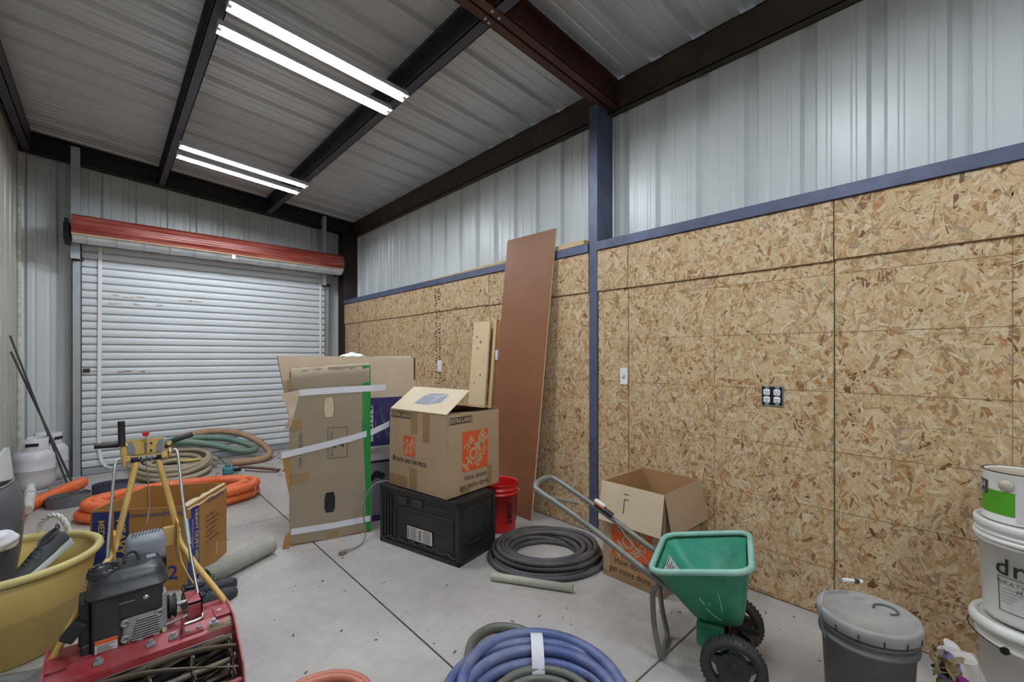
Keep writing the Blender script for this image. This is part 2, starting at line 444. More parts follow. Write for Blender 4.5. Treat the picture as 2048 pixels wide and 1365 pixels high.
# guide lines stamped on the boards (thin dark print)
mat('osb_line', (128, 98, 62), 0.8, 0, 0.2)
g = MB()
for z in (0.26, 0.565, 0.87, 1.18, 1.49, 1.79):
    for (a, b_) in ((-2.8, 2.04), (2.13, 6.9)):
        g.box(OSBX-0.0012, OSBX-0.0009, a, b_, z-0.0013, z+0.0013)
for yy in (Y1-0.61, Y1-1.83, Y1-3.05, 2.73, 3.95, 5.17, 6.39):
    g.box(OSBX-0.0012, OSBX-0.0009, yy-0.0011, yy+0.0011, 0.01, 1.86)
g.build('printed_guide_lines', 'osb_line', osb)
# sheet edges sealed with green paint show in the seam
mat('edge_green', (70, 122, 98), 0.7, 0, 0.2)
for ys_ in (Y1-1.22,):
    g = MB(); rr = random.Random(14); z = 0.35
    while z < 1.84:
        h = rr.uniform(0.04, 0.22); g.box(OSBX-0.0012, OSBX-0.0002, ys_-0.0045, ys_-0.0012, z, min(z+h, 1.85)); z += h+rr.uniform(0.01, 0.08)
    g.build('painted_edge', 'edge_green', osb)
# stamped print on the sheets beyond the leaning boards
rr = random.Random(21); g = MB()
for col_y in (4.20, 4.27, 6.35):
    z = 0.85
    while z < 2.12:
        h = rr.uniform(0.008, 0.03)
        if rr.random() < 0.75:
            xx = OSBX-0.0130 if z > 1.86 else OSBX-0.0014
            g.box(xx-0.0003, xx+0.0001, col_y, col_y+rr.uniform(0.015, 0.05), z, z+h*0.55)
        z += h+0.006
g.build('stamped_print', 'black_print', osb)

# ---- ROLL-UP DOOR
door = struct('door_1', label='white roll-up door with red coil')
DX0, DX1, DY = -0.20, 2.50, 7.03
pitch = 0.0888; nsl = 29; z = 0.075
slat_prof = [(0.024, 0.0), (0.024, 0.0105), (-0.005, 0.0125), (-0.009, 0.024), (-0.011, 0.048), (-0.009, 0.070), (-0.004, 0.0815), (0.024, 0.0840), (0.024, 0.0888)]
first = None
for k in range(nsl):
    if first is None:
        mb = MB(); n = len(slat_prof); vs = []
        for x in (DX0, DX1):
            for y, zz in slat_prof: vs.append((x, DY+y, zz))
        mb.add(vs, [(i, i+1, n+i+1, n+i) for i in range(n-1)], False)
        first = mb.build('slat', 'door_metal', door); first.location.z = z
    else:
        c = first.copy(); COL.objects.link(c); c.location.z = z+k*pitch
ztop = z+nsl*pitch
MB().cbox(DX0, DX1, DY-0.02, DY+0.015, 0.004, 0.075, 0.003).build('bottom_bar', 'galvanised', door)
# guides / jamb posts
for xa, xb, nm, zt_ in ((-0.278, -0.203, 'left', None), (2.50, 2.565, 'right', None)):
    zc = zt((xa+xb)/2)-0.04
    mb = MB(); mb.box(xa, xb, 7.0, 7.006, 0.0, 2.44); mb.box(xa, xa+0.005, 7.0, 7.15, 0.0, 2.44); mb.box(xb-0.005, xb, 7.0, 7.10, 0, 2.44)
    mb.build('guide', 'galvanised', door)
    mb = MB(); mb.box(xa-0.004, xb+0.02, 6.985, 6.998, 2.44, 2.485); mb.build('guide_stop', 'steel_primer', door)
xa = -0.285
mb = MB(); mb.box(xa, xa+0.075, 6.905, 6.912, 2.45, zt(xa)-0.045); mb.box(xa, xa+0.006, 6.912, 7.14, 2.45, zt(xa)-0.06); mb.box(xa+0.069, xa+0.075, 6.912, 7.14, 2.45, zt(xa)-0.06)
mb.build('jamb_post', 'galvanised', door)
xa = 2.435
mb = MB(); mb.box(xa, xa+0.055, 6.905, 6.912, 2.45, zt(xa)-0.03); mb.box(xa, xa+0.006, 6.912, 7.14, 2.45, zt(xa)-0.06); mb.box(xa+0.049, xa+0.055, 6.912, 7.14, 2.45, zt(xa)-0.06)
mb.build('jamb_post', 'galvanised', door)
# coil: red outer wraps with ribs, pale inner face hanging under it
CY, CZ, CR = 6.785, 2.757, 0.152
prof = []
for k in range(61):
    a = -0.165*PI+(1.415*PI)*k/60      # measured from the -y side
    rr_ = CR+0.005*math.cos(k*2*PI/6.0)
    prof.append((CY-math.cos(a)*rr_, CZ+math.sin(a)*rr_))
mb = MB(); n = len(prof); vs = [(x, p[0], p[1]) for x in (-0.27, 2.66) for p in prof]
mb.add(vs, [(i, i+1, n+i+1, n+i) for i in range(n-1)], True)
mb.build('coil', 'red_paint', door)
prof = [(CY-math.cos(a)*(CR-0.004), CZ+math.sin(a)*(CR-0.004)) for a in [-0.15*PI-0.78*PI*k/30 for k in range(31)]]
mb = MB(); n = len(prof); vs = []
NX = 26
for j in range(NX+1):
    x = -0.265+2.92*j/NX
    for p in prof:
        vs.append((x, p[0], p[1]-0.006*math.sin(j*2.1)**2))
mb.add(vs, [(j*n+i, j*n+i+1, (j+1)*n+i+1, (j+1)*n+i) for j in range(NX) for i in range(n-1)], True)
mb.build('coil_underside', 'door_metal', door)
mb = MB()
for j in range(12):
    x = -0.16+j*0.24
    pts = [(x+0.02*math.sin(i*0.4), CY-math.cos(a)*(CR+0.0015), CZ+math.sin(a)*(CR+0.0015)-0.004) for i, a in enumerate([-0.18*PI-0.28*PI*k/8 for k in range(9)])]
    mb.tube(pts, 0.0025, 5)
mb.build('coil_seams', 'galvanised', door)
MB().box(-0.27, 2.66, CY-0.144, CY-0.126, CZ-0.082, CZ-0.074).build('coil_lip', 'pine', door)
MB().cyl((-0.33, CY, CZ), (2.70, CY, CZ), 0.02, 14).build('axle', 'black_metal', door)
for x0, x1 in ((-0.335, -0.285), (2.675, 2.705)):
    mb = MB(); mb.box(x0, x1, CY-0.06, 7.1, CZ-0.13, CZ+0.05); mb.box(x0+0.01, x1-0.01, CY-0.075, CY-0.06, CZ-0.12, CZ+0.09)
    mb.build('bracket', 'black_metal', door)
MB().box(1.20, 1.24, CY-0.150, CY-0.11, CZ-0.135, CZ-0.088).build('latch_tab', 'white_plastic', door)
# pull straps
p = spline([(-0.045, DY-0.03, 2.63), (-0.05, DY-0.028, 1.6), (-0.055, DY-0.03, 0.5), (-0.045, DY-0.035, 0.22), (-0.01, DY-0.04, 0.10), (0.06, DY-0.045, 0.05)], 6)
mb = MB(); vs = []
for q in p: vs += [(q[0]-0.017, q[1], q[2]), (q[0]+0.017, q[1], q[2])]
mb.add(vs, [(2*i, 2*i+1, 2*i+3, 2*i+2) for i in range(len(p)-1)]); mb.build('pull_strap', 'white_plastic', door)
MB().box(2.415, 2.45, DY-0.03, DY-0.028, 0.3, 2.65).build('pull_strap', 'white_plastic', door)
MB().cbox(-0.19, -0.13, DY-0.03, DY-0.012, 1.18, 1.22, 0.004).build('slide_latch', 'steel_rusty', door)
# rust streaks left on the slats by old fixings
mat('rust', (190, 172, 148), 0.8, 0, 0.3, 30)
mb = MB(); rr = random.Random(4)
for zr, xa_, xb_, cnt in ((2.03, 0.0, 0.9, 9), (1.92, 0.0, 0.5, 5), (1.13, 0.05, 0.35, 5), (1.15, -0.18, -0.12, 2)):
    for k in range(cnt):
        x = rr.uniform(xa_, xb_); w = rr.uniform(0.03, 0.10)
        kk = round((zr-z)/pitch); zc = z+kk*pitch+0.03+rr.uniform(0, 0.02)
        mb.box(x, x+w, DY-0.0142, DY-0.0135, zc, zc+rr.uniform(0.006, 0.014))
mb.build('rust_marks', 'rust', door)

# ================================================================== STRIP LIGHTS
def strip_light(xa, xb, y, label, tilt=0):
    za = zb(0.5)-0.055; zq = zb(1.7)-0.055
    L = math.hypot(xb-xa, zq-za); ang = math.atan2(za-zq, xb-xa)
    M = Matrix.Translation(Vector((xa, y, za))) @ Matrix.Rotation(ang, 4, 'Y')
    t = thing('strip_light', label, 'light', M=M, group='strip lights hung below the roof')
    L = (xb-xa)/math.cos(ang)
    prof = [(-0.052, -0.038), (-0.046, -0.034), (-0.022, 0.012), (0.022, 0.012), (0.046, -0.034), (0.052, -0.038), (0.049, -0.034), (0.0235, 0.0145), (-0.0235, 0.0145), (-0.049, -0.034)]
    mb = MB(); mb.prism(prof, 'x', 0.0, L); h = mb.build('housing', 'white_enamel', t)
    for x in (0.0, L-0.004):
        mb = MB(); mb.prism([(-0.052, -0.040), (-0.0235, 0.0145), (0.0235, 0.0145), (0.052, -0.040)], 'x', x, x+0.004); mb.build('end_plate', 'galvanised', t)
    MB().cyl((0.03, 0, -0.020), (L-0.03, 0, -0.020), 0.014, 12).build('tube', 'tube_glow', t)
    for x in (0.012, L-0.012):
        MB().cbox(x-0.012, x+0.012, -0.016, 0.016, -0.036, 0.008, 0.003).build('lamp_holder', 'white_plastic', t)
    for x in (0.02, L-0.02):
        mb = MB()
        zc = 0.015
        k = 0
        while zc < 0.05:
            pth = circ((0, 0), 0.006, 10)
            Mx = Matrix.Translation(Vector((x, 0, zc))) @ Matrix.Rotation(PI/2*(k % 2), 4, 'Z') @ Matrix.Rotation(PI/2, 4, 'X')
            mb.tube([Mx @ Vector((q[0], q[1]*1.5, 0)) for q in pth], 0.0012, 5, closed=True); zc += 0.013; k += 1
        mb.build('chain', 'chrome', t)
    return t
strip_light(0.505, 1.655, 3.225, 'lit white strip light, farther one of the pair nearest the red rafter')
strip_light(0.515, 1.655, 2.972, 'lit white strip light, nearest of all to the red rafter')
strip_light(0.525, 1.685, 5.560, 'lit white strip light closest to the roll-up door')
strip_light(0.520, 1.690, 5.285, 'lit white strip light, second from the roll-up door')
for y, nth in ((0.895, 'first'), (0.640, 'second'), (-1.435, 'added unseen fill, third'), (-1.690, 'added unseen fill, fourth')):  # third and fourth strips are unseen additions that brighten the near area
    strip_light(0.515, 1.655, y, 'lit strip light on the near side of the red rafter, %s from it' % nth)

# ================================================================== CENTRE AND RIGHT-HAND OBJECTS
mat('cardboard', (174, 149, 121), 0.75, 0, 0.06, 5.0, dirt=(158, 128, 94), dirt_amt=0.3)
mat('cardboard_grey', (154, 138, 117), 0.75, 0, 0.05, 5.0, dirt=(140, 122, 98), dirt_amt=0.3)
mat('cardboard_pale', (204, 184, 156), 0.75, 0, 0.05, 5.0)
mat('cardboard_inside', (168, 128, 88), 0.75, 0, 0.05, 5.0)
mat('cardboard_kraft', (170, 124, 66), 0.7, 0, 0.06, 5.0)
mat('brown_tape', (150, 122, 84), 0.3, 0, 0.08, 12.0)
mat('white_tape', (220, 218, 226), 0.55, 0, 0.03)
mat('green_tape', (24, 132, 48), 0.45, 0, 0.08)
mat('orange_print', (214, 84, 34), 0.7, 0, 0.08, 14, dirt=(196, 120, 72), dirt_amt=0.3, dirt_scale=20)
mat('tan_print', (186, 158, 122), 0.75, 0, 0.08)
mat('dark_print', (66, 58, 52), 0.75, 0, 0.1)
mat('grey_print', (132, 138, 148), 0.75, 0, 0.1)
mat('purple_print', (48, 40, 92), 0.6, 0, 0.15)
mat('blue_edge', (44, 52, 140), 0.6, 0, 0.1)
mat('white_print', (206, 202, 206), 0.6, 0, 0.06)
mat('blue_print', (38, 52, 122), 0.6, 0, 0.12)
mat('gold_print', (206, 178, 96), 0.6, 0, 0.1)
mat('red_print', (196, 60, 44), 0.6, 0, 0.1)

def plate(name, m, parent, outline, holes, thick, M, world=False):
    """flat sheet with an outline and holes in the xy plane of M"""
    cu = bpy.data.curves.new(name, 'CURVE'); cu.dimensions = '2D'; cu.fill_mode = 'BOTH'; cu.extrude = thick/2
    for pts in [outline]+list(holes):
        sp = cu.splines.new('POLY'); sp.points.add(len(pts)-1)
        for i, p in enumerate(pts): sp.points[i].co = (p[0], p[1], 0, 1)
        sp.use_cyclic_u = True
    t = bpy.data.objects.new(name, cu); COL.objects.link(t)
    dg = bpy.context.evaluated_depsgraph_get(); me = bpy.data.meshes.new_from_object(t.evaluated_get(dg))
    bpy.data.objects.remove(t); bpy.data.curves.remove(cu)
    MM = rootM(parent).inverted() @ M if world else M
    me.transform(MM); me.materials.clear(); me.materials.append(MATS[m])
    for p in me.polygons: p.use_smooth = False
    o = bpy.data.objects.new(name, me); COL.objects.link(o); o.parent = parent
    return o
def rect(x0, x1, y0, y1): return [(x0, y0), (x1, y0), (x1, y1), (x0, y1)]
FX = lambda o: frame(o, (0, -1, 0), (0, 0, 1))   # face looking towards -x, lettering runs towards -y
FY = lambda o: frame(o, (1, 0, 0), (0, 0, 1))    # face looking towards -y, lettering runs towards +x
def logo(parent, F, u0, u1, v0, v1, d=0.0010):
    """orange square stencil print with slanting lettering"""
    w = u1-u0; h = v1-v0
    sq = plate('logo_square', 'orange_print', parent, rect(u0, u1, v0, v1), [], 0.0006, F @ Matrix.Translation((0, 0, d*0.4)))
    ang = math.atan2(h, w)
    Ml = F @ Matrix.Translation(((u0+u1)/2, (v0+v1)/2, d)) @ Matrix.Rotation(ang, 4, 'Z')
    dg = math.hypot(w, h)
    text('HOME', 'logo_lettering', 'tan_print', sq, dg*0.30, Ml @ Matrix.Translation((0, -0.005, 0)), sx=0.98, bold=0.004*dg/0.4)
    text('THE', 'logo_lettering', 'tan_print', sq, dg*0.17, Ml @ Matrix.Translation((-0.02*dg, 0.21*dg, 0)), sx=0.95, bold=0.003*dg/0.4)
    text('DEPOT', 'logo_lettering', 'tan_print', sq, dg*0.17, Ml @ Matrix.Translation((0.02*dg, -0.21*dg, 0)), sx=0.80, bold=0.003*dg/0.4)
    return sq

# ---- tall flat carton in front (0.59 x 1.30), strapped
t = thing('flat_carton', 'tall flat brown carton with white straps and a green taped edge', 'carton', (0.967, 3.405, 0), R(-13.3))
W, D, Hh = 0.575, 0.095, 1.285
barrel = lambda cx, cz, w, h: [(cx-w*0.36, cz-h/2), (cx+w*0.36, cz-h/2), (cx+w/2, cz-h*0.25), (cx+w/2, cz+h*0.2), (cx+w*0.36, cz+h/2), (cx-w*0.36, cz+h/2), (cx-w/2, cz+h*0.2), (cx-w/2, cz-h*0.25)]
outl = [(0, 0.02), (0.30, 0.0), (W, 0.02), (W-0.012, 0.66), (W-0.02, Hh+0.01), (W*0.5, Hh), (0.02, Hh-0.03), (0.0, 1.0), (0.005, 0.5)]
plate('front_panel', 'cardboard_grey', t, outl, [barrel(0.265, 0.985, 0.075, 0.155), barrel(0.27, 0.275, 0.075, 0.15)], 0.004, FY((0, 0, 0)))
mb = MB(); mb.box(0.004, W-0.014, 0.006, D, 0.002, Hh-0.035); mb.build('body', 'cardboard_kraft', t)
plate('hand_hole_flap', 'cardboard_pale', t, barrel(0.265, 0.985, 0.068, 0.15), [], 0.001, FY((0, 0.003, 0)))
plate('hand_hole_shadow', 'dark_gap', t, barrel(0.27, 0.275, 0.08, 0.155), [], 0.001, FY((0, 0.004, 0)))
mb = MB(); mb.box(W-0.014, W-0.010, -0.001, D+0.004, 0.002, Hh-0.03); mb.build('side_panel', 'cardboard', t)
# crushed top edge
mb = MB(); rr = random.Random(2); vs = []
for j, (dy, dz) in enumerate(((-0.004, -0.13), (-0.008, -0.05), (-0.001, 0.012), (0.05, 0.02), (D, 0.0))):
    for i in range(13): vs.append((0.012+(W-0.03)*i/12, dy+rr.uniform(-.003, .003), Hh-0.03+0.035*i/12+dz+rr.uniform(-.006, .006)))
mb.add(vs, [(j*13+i, j*13+i+1, (j+1)*13+i+1, (j+1)*13+i) for j in range(4) for i in range(12)], True); mb.build('top_flap', 'cardboard_grey', t)
# printed outline and figure
fr = MB()
for (a, b_, c, d) in ((0.255, 0.395, 0.60, 0.604), (0.255, 0.395, 0.828, 0.832), (0.255, 0.259, 0.60, 0.832), (0.391, 0.395, 0.60, 0.832)): fr.box(a, b_, -0.0032, -0.0024, c, d)
fr.build('printed_frame', 'dark_print', t)
text('2', 'printed_number', 'dark_print', t, 0.10, FY((0.335, -0.0032, 0.70)) @ Matrix.Rotation(PI/2, 4, 'Z'), bold=0.002)
text('BOX / CARTON:', 'printed_text', 'dark_print', t, 0.026, FY((0.285, -0.0032, 0.715)) @ Matrix.Rotation(PI/2, 4, 'Z'))
text('ITEM / THIS END', 'printed_text', 'dark_print', t, 0.034, FY((0.075, -0.0032, 0.685)) @ Matrix.Rotation(PI/2, 4, 'Z'))
text('THIS SIDE UP', 'printed_text', 'dark_print', t, 0.02, FY((0.505, -0.0032, 0.80)) @ Matrix.Rotation(PI/2, 4, 'Z'))
for (a, b_, c, d) in ((0.0, 0.10, 1.13, 1.21), (0.0, 0.085, 0.83, 0.91), (0.0, 0.13, 0.44, 0.52), (0.25, 0.33, 0.0, 0.055)):
    MB().box(a, b_, -0.0036, -0.0022, c, d).build('tape_patch', 'brown_tape', t)
# straps: front runs, returning on the side
def strap(pts, w, m='white_tape', name='strap'):
    mb = MB(); vs = []
    for p in pts: vs += [(p[0], p[1], p[2]-w/2), (p[0], p[1], p[2]+w/2)]
    n = len(pts); mb.add(vs, [(2*i, 2*i+2, 2*i+3, 2*i+1) for i in range(n-1)]); return mb.build(name, m, t)
strap([(0.065, -0.005, 1.10), (0.25, -0.006, 1.108), (0.45, -0.006, 1.112), (W+0.005, -0.005, 1.115), (W+0.11, 0.015, 1.118)], 0.047)
strap([(-0.05, -0.03, 0.665), (0.02, -0.012, 0.672), (0.2, -0.006, 0.70), (0.4, -0.006, 0.735), (W+0.005, -0.004, 0.775), (W+0.13, -0.02, 0.83)], 0.047)
strap([(0.01, -0.005, 0.105), (0.3, -0.006, 0.10), (W-0.012, -0.005, 0.105), (W-0.008, 0.03, 0.105), (W-0.008, D, 0.11)], 0.045)
mb = MB(); vs = []
for z in [0.01+k*(Hh-0.0)/16 for k in range(17)]:
    xo = 0.006*math.sin(z*5)
    vs += [(W-0.060+xo-0.02*z/Hh+0.01, -0.0045, z), (W-0.010, -0.0045, z), (W-0.0085, 0.045+xo, z)]
mb.add(vs, [(3*i+j, 3*i+j+1, 3*i+j+4, 3*i+j+3) for i in range(16) for j in (0, 1)]); mb.build('green_tape_strip', 'green_tape', t)
# torn bits at the left edge
mb = MB(); vs = []
for k in range(9):
    z = 0.86+0.26*k/8; vs += [(0.01+0.055*min(1, k/7), -0.008, z), (-0.035+0.03*math.sin(k*0.5), -0.028-0.01*math.sin(k), z-0.02)]
mb.add(vs, [(2*i, 2*i+1, 2*i+3, 2*i+2) for i in range(8)], True); mb.build('torn_flap', 'cardboard_pale', t)
mb = MB(); mb.prism([(-0.045, 0.0), (0.0, 0.0), (0.0, 0.12), (-0.03, 0.085)], 'y', -0.03, -0.027); mb.build('torn_flap', 'cardboard_kraft', t)
mb = MB(); mb.prism([(-0.045, 0.64), (0.004, 0.66), (0.004, 0.36), (-0.01, 0.42)], 'y', -0.012, -0.009); mb.build('torn_flap', 'cardboard_kraft', t)

# ---- wide carton behind it with purple printed panel
t = thing('printed_carton', 'wide pale carton with purple printed panel, behind the strapped one', 'carton', (0.967, 3.595, 0), R(-11.5))
mb = MB(); mb.prism([(0.12, 0.0), (1.03, 0.0), (1.02, 1.35), (0.55, 1.362), (-0.025, 1.366), (0.06, 0.87)], 'y', 0.0, 0.13); mb.build('body', 'cardboard_pale', t)
mb = MB(); mb.box(1.016, 1.030, -0.003, 0.132, 1.16, 1.352); mb.build('end_flap', 'dark_print', t)
mb = MB(); mb.box(0.58, 1.00, -0.0015, -0.0002, 0.0, 1.02); mb.build('printed_panel', 'purple_print', t)
MB().box(0.575, 0.600, -0.0022, -0.0012, 0.0, 1.02).build('printed_edge', 'blue_edge', t)
for k in range(4):
    z = 0.955-k*0.076
    p = MB().box(0.612, 0.672, -0.0024, -0.0014, z-0.066, z).build('printed_picture', 'white_print', t)
    mb = MB(); rr = random.Random(k)
    for q in range(4):
        cx, cz = 0.642+rr.uniform(-.012, .012), z-0.033+rr.uniform(-.012, .012)
        mb.add([(cx+0.014*rr.uniform(.5, 1)*math.cos(a), -0.0030, cz+0.014*rr.uniform(.5, 1)*math.sin(a)) for a in [2*PI*i/7 for i in range(7)]], [tuple(range(7))])
    mb.build('printed_tool', 'black_print', p)
mb = MB(); rr = random.Random(8)
for k in range(22):
    x = 0.69+k*0.014; z0 = rr.uniform(0.66, 0.9); mb.box(x, x+0.004, -0.0024, -0.0014, z0, z0+rr.uniform(0.04, 0.12))
mb.build('printed_text_lines', 'grey_print', t)
MB().box(0.605, 0.98, -0.0024, -0.0014, 0.50, 0.62).build('printed_band', 'white_print', t)
MB().box(0.605, 0.98, -0.0026, -0.0016, 0.485, 0.497).build('printed_rule', 'black_print', t)
MB().box(0.605, 0.98, -0.0024, -0.0014, 0.05, 0.48).build('printed_band', 'grey_print', t)
mb = MB()
for k, (x, z, r_) in enumerate(((0.66, 0.36, 0.03), (0.70, 0.385, 0.035), (0.74, 0.37, 0.03))):
    mb.add([(x+r_*math.cos(a), -0.0032, z+r_*0.9*math.sin(a)) for a in [2*PI*i/9 for i in range(9)]], [tuple(range(9))])
mb.build('printed_tool', 'black_print', t)
mb = MB(); mb.grid(lambda u, v: Vector((0.42+0.2*u, 0.02+0.08*v, 1.363+0.032*math.sin(u*PI)*math.sin(v*PI)+0.004*math.sin(u*17))), 12, 6); mb.build('plastic_wrap', 'white_plastic', t)
MB().box(0.70, 1.0, 0.02, 0.125, 1.345, 1.362).build('top_label', 'white_print', t)

# ---- black collapsible crate
t = thing('storage_crate', 'black collapsible plastic crate under the extra large moving box', 'crate', (1.674, 2.325, 0), R(13.4))
mat('black_plastic', (30, 31, 33), 0.38, 0, 0.2, 5.0, dirt=(62, 62, 62), dirt_amt=0.4, dirt_scale=4)
mat('black_plastic_worn', (50, 51, 53), 0.5, 0, 0.2, 5.0)
Lx, Ly, Lz = 0.395, 0.765, 0.412
MB().cbox(0.006, Lx-0.006, 0.006, Ly-0.006, 0.004, Lz-0.004, 0.006).build('body', 'black_plastic', t)
# long side (x = 0): frame, recessed panel edges, ribs
mb = MB()
for (a, b_, c, d) in ((0.0, Ly, Lz-0.03, Lz), (0.0, Ly, 0.0, 0.032), (0.0, 0.028, 0.0, Lz), (Ly-0.03, Ly, 0.0, Lz)): mb.cbox(-0.002, 0.01, a, b_, c, d, 0.003)
mb.build('side_frame', 'black_plastic', t)
mb = MB()
for (a, b_, c, d) in ((0.05, 0.60, 0.285, 0.292), (0.05, 0.60, 0.185, 0.191), (0.05, 0.056, 0.07, 0.29), (0.60, 0.606, 0.07, 0.29), (0.05, 0.30, 0.335, 0.340)): mb.cbox(-0.002, 0.008, a, b_, c, d, 0.0015)
mb.build('panel_ridges', 'black_plastic_worn', t)
for k in range(3): MB().cbox(-0.004, 0.008, 0.640+k*0.030, 0.655+k*0.030, 0.05, 0.36, 0.003).build('rib', 'black_plastic', t)
for a in (0.33, 0.48): MB().cbox(-0.006, 0.006, a, a+0.085, 0.315, 0.365, 0.004).build('hinge_tab', 'black_plastic_worn', t)
pts = []; y = 0.03; k = 0
zig = [0.045, 0.045, 0.062, 0.062]
while y < Ly-0.03:
    pts.append((-0.004, y, zig[k % 4]+0.012*math.sin(y*5))); y += 0.028; k += 1
MB().tube(pts, 0.0045, 5).build('bottom_hinge', 'black_plastic_worn', t)
# short end (y = 0)
mb = MB()
for (a, b_, c, d) in ((0.0, Lx, Lz-0.03, Lz), (0.0, Lx, 0.0, 0.03), (0.0, 0.028, 0.0, Lz), (Lx-0.028, Lx, 0.0, Lz)): mb.cbox(a, b_, -0.002, 0.01, c, d, 0.003)
mb.build('end_frame', 'black_plastic', t)
mb = MB()
for (a, b_, c, d) in ((0.05, 0.30, 0.345, 0.350), (0.10, 0.26, 0.115, 0.119)): mb.cbox(a, b_, -0.003, 0.008, c, d, 0.001)
mb.build('end_ridges', 'black_plastic_worn', t)
for z in (0.18, 0.29): MB().cbox(0.30, 0.312, -0.006, 0.008, z, z+0.03, 0.002).build('latch', 'black_plastic_worn', t)
# paper label
lab = MB().box(-0.004, -0.0022, 0.235, 0.475, 0.085, 0.175).build('paper_label', 'white_print', t)
mb = MB(); rr = random.Random(3)
for q in range(7):
    mb.box(-0.0048, -0.0042, 0.455-q*0.0, 0.470, 0.095+q*0.010, 0.100+q*0.010); mb.box(-0.0048, -0.0042, 0.34, 0.36, 0.095+q*0.010, 0.100+q*0.010)
for q in range(12): mb.box(-0.0048, -0.0042, 0.37+rr.uniform(0, .02), 0.445, 0.092+q*0.0065, 0.0935+q*0.0065); mb.box(-0.0048, -0.0042, 0.25, 0.33-rr.uniform(0, .02), 0.092+q*0.0065, 0.0935+q*0.0065)
mb.build('label_barcode', 'dark_print', lab)
MB().box(-0.0048, -0.0042, 0.24, 0.47, 0.167, 0.172).build('label_stripe', 'gold_print', lab)

# ---- extra large moving box standing on the crate
t = thing('moving_box', 'extra large moving box standing on the black crate with its flap up', 'box', (1.655, 2.437, 0.4155), R(8.8))
Bx, By, Bz = 0.530, 0.622, 0.560; th = 0.005
def wall(parent, x0, x1, y0, y1, z0, z1, m='cardboard', name='side_panel'): return MB().box(x0, x1, y0, y1, z0, z1).build(name, m, parent)
# sides lean in slightly towards the top
mb = MB(); mb.add([(0, 0, 0), (0, By, 0), (0.006, By-0.006, Bz), (0.006, 0.0, Bz), (th, 0, 0), (th, By, 0), (0.006+th, By-0.006, Bz), (0.006+th, 0, Bz)], [(0,1,2,3),(4,5,6,7),(0,1,5,4),(1,2,6,5),(2,3,7,6),(3,0,4,7)]); left = mb.build('side_panel', 'cardboard', t)
wall(t, 0.006, Bx, 0, th, 0, Bz-0.006); wall(t, Bx-th, Bx, th+0.001, By-th-0.001, 0, Bz-0.01); wall(t, 0.006, Bx, By-th-0.002, By-0.002, 0, Bz-0.01); wall(t, th, Bx-th, th, By-th, 0, th, name='bottom_panel')
Mf = Matrix.Translation((0.004, 0, Bz)) @ Matrix.Rotation(R(-34), 4, 'Y')
MB().box(0, 0.268, 0.004, By-0.012, -0.002, 0.002, M=Mf).build('top_flap', 'cardboard_pale', t)
ic = MB()
def fq(pts): ic.add([Mf @ Vector((p[0], p[1], 0.0028)) for p in pts], [tuple(range(len(pts)))])
fq([(0.075, 0.42), (0.075, 0.27), (0.17, 0.24), (0.17, 0.39)]); fq([(0.078, 0.258), (0.17, 0.228), (0.20, 0.15), (0.11, 0.16)]); fq([(0.176, 0.39), (0.20, 0.33), (0.21, 0.16), (0.178, 0.235)])
ic.build('printed_icon', 'grey_print', t)
Mg = Matrix.Translation((0, 0.002, Bz-0.006)) @ Matrix.Rotation(R(-6), 4, 'X')
MB().box(0.01, Bx-0.01, 0, 0.25, -0.004, 0.0, M=Mg).build('top_flap', 'cardboard_pale', t)
Mg = Matrix.Translation((0, By-0.006, Bz-0.010)) @ Matrix.Rotation(R(5), 4, 'X')
MB().box(0.01, Bx-0.01, -0.25, 0, -0.004, 0.0, M=Mg).build('top_flap', 'cardboard', t)
MB().box(Bx-0.27, Bx, 0.01, By-0.015, Bz+0.004, Bz+0.008, M=Matrix.Translation((Bx, 0, Bz)) @ Matrix.Rotation(R(7), 4, 'Y') @ Matrix.Translation((-Bx, 0, -Bz))).build('top_flap', 'cardboard_inside', t)
# print
F1 = FX((-0.0008, 0, 0)); F2 = FY((0, -0.0012, 0))
lb = plate('size_label', 'dark_print', t, rect(-0.605, -0.375, 0.500, 0.545), [], 0.0006, FX((0.0046, 0, 0)))
text('EXTRA LARGE', 'size_lettering', 'tan_print', lb, 0.040, FX((0.0036, 0.49, 0.522)), sx=0.88, bold=0.0012)
lb = plate('size_label', 'dark_print', t, rect(0.025, 0.245, 0.488, 0.535), [], 0.0006, F2)
text('EXTRA LARGE', 'size_lettering', 'tan_print', lb, 0.040, FY((0.135, -0.0028, 0.511)), sx=0.85, bold=0.0012)
logo(t, F2, 0.145, 0.405, 0.150, 0.425)
logo(t, FX((0.0020, 0, 0)), -0.455, -0.325, 0.235, 0.375)
text('How doors', 'slogan', 'dark_print', t, 0.056, FY((0.275, -0.0028, 0.105)), sx=0.85); text('get more done.', 'slogan', 'dark_print', t, 0.056, FY((0.270, -0.0028, 0.050)), sx=0.85)
text('PACK LIKE THE PROS', 'printed_line', 'dark_print', t, 0.038, FX((0.0006, 0.375, 0.195)), sx=0.95, bold=0.0012)
text('homedepot.com/moving', 'printed_line', 'tan_print', t, 0.018, FX((0.0004, 0.345, 0.165)), sx=1.0)
MB().box(0.0, 0.0012, 0.555, 0.575, 0.185, 0.22, M=Matrix.Translation((-0.0005, 0, 0))).build('printed_phone', 'dark_print', t)
for (a, b_, c, d) in ((0.300, 0.372, 0.40, 0.553), (0.175, 0.245, 0.355, 0.553), (0.30, 0.385, 0.0, 0.155)):
    o = 0.010*((c+d)/2)/Bz
    MB().add([(x_+0.006*z_/Bz, y_, z_) for x_ in (-0.0014, 0.0) for (y_, z_) in ((a, c), (b_, c), (b_, d), (a, d))], [(0,1,2,3),(4,5,6,7),(0,1,5,4),(1,2,6,5),(2,3,7,6),(3,0,4,7)]).build('tape_strip', 'brown_tape', t)
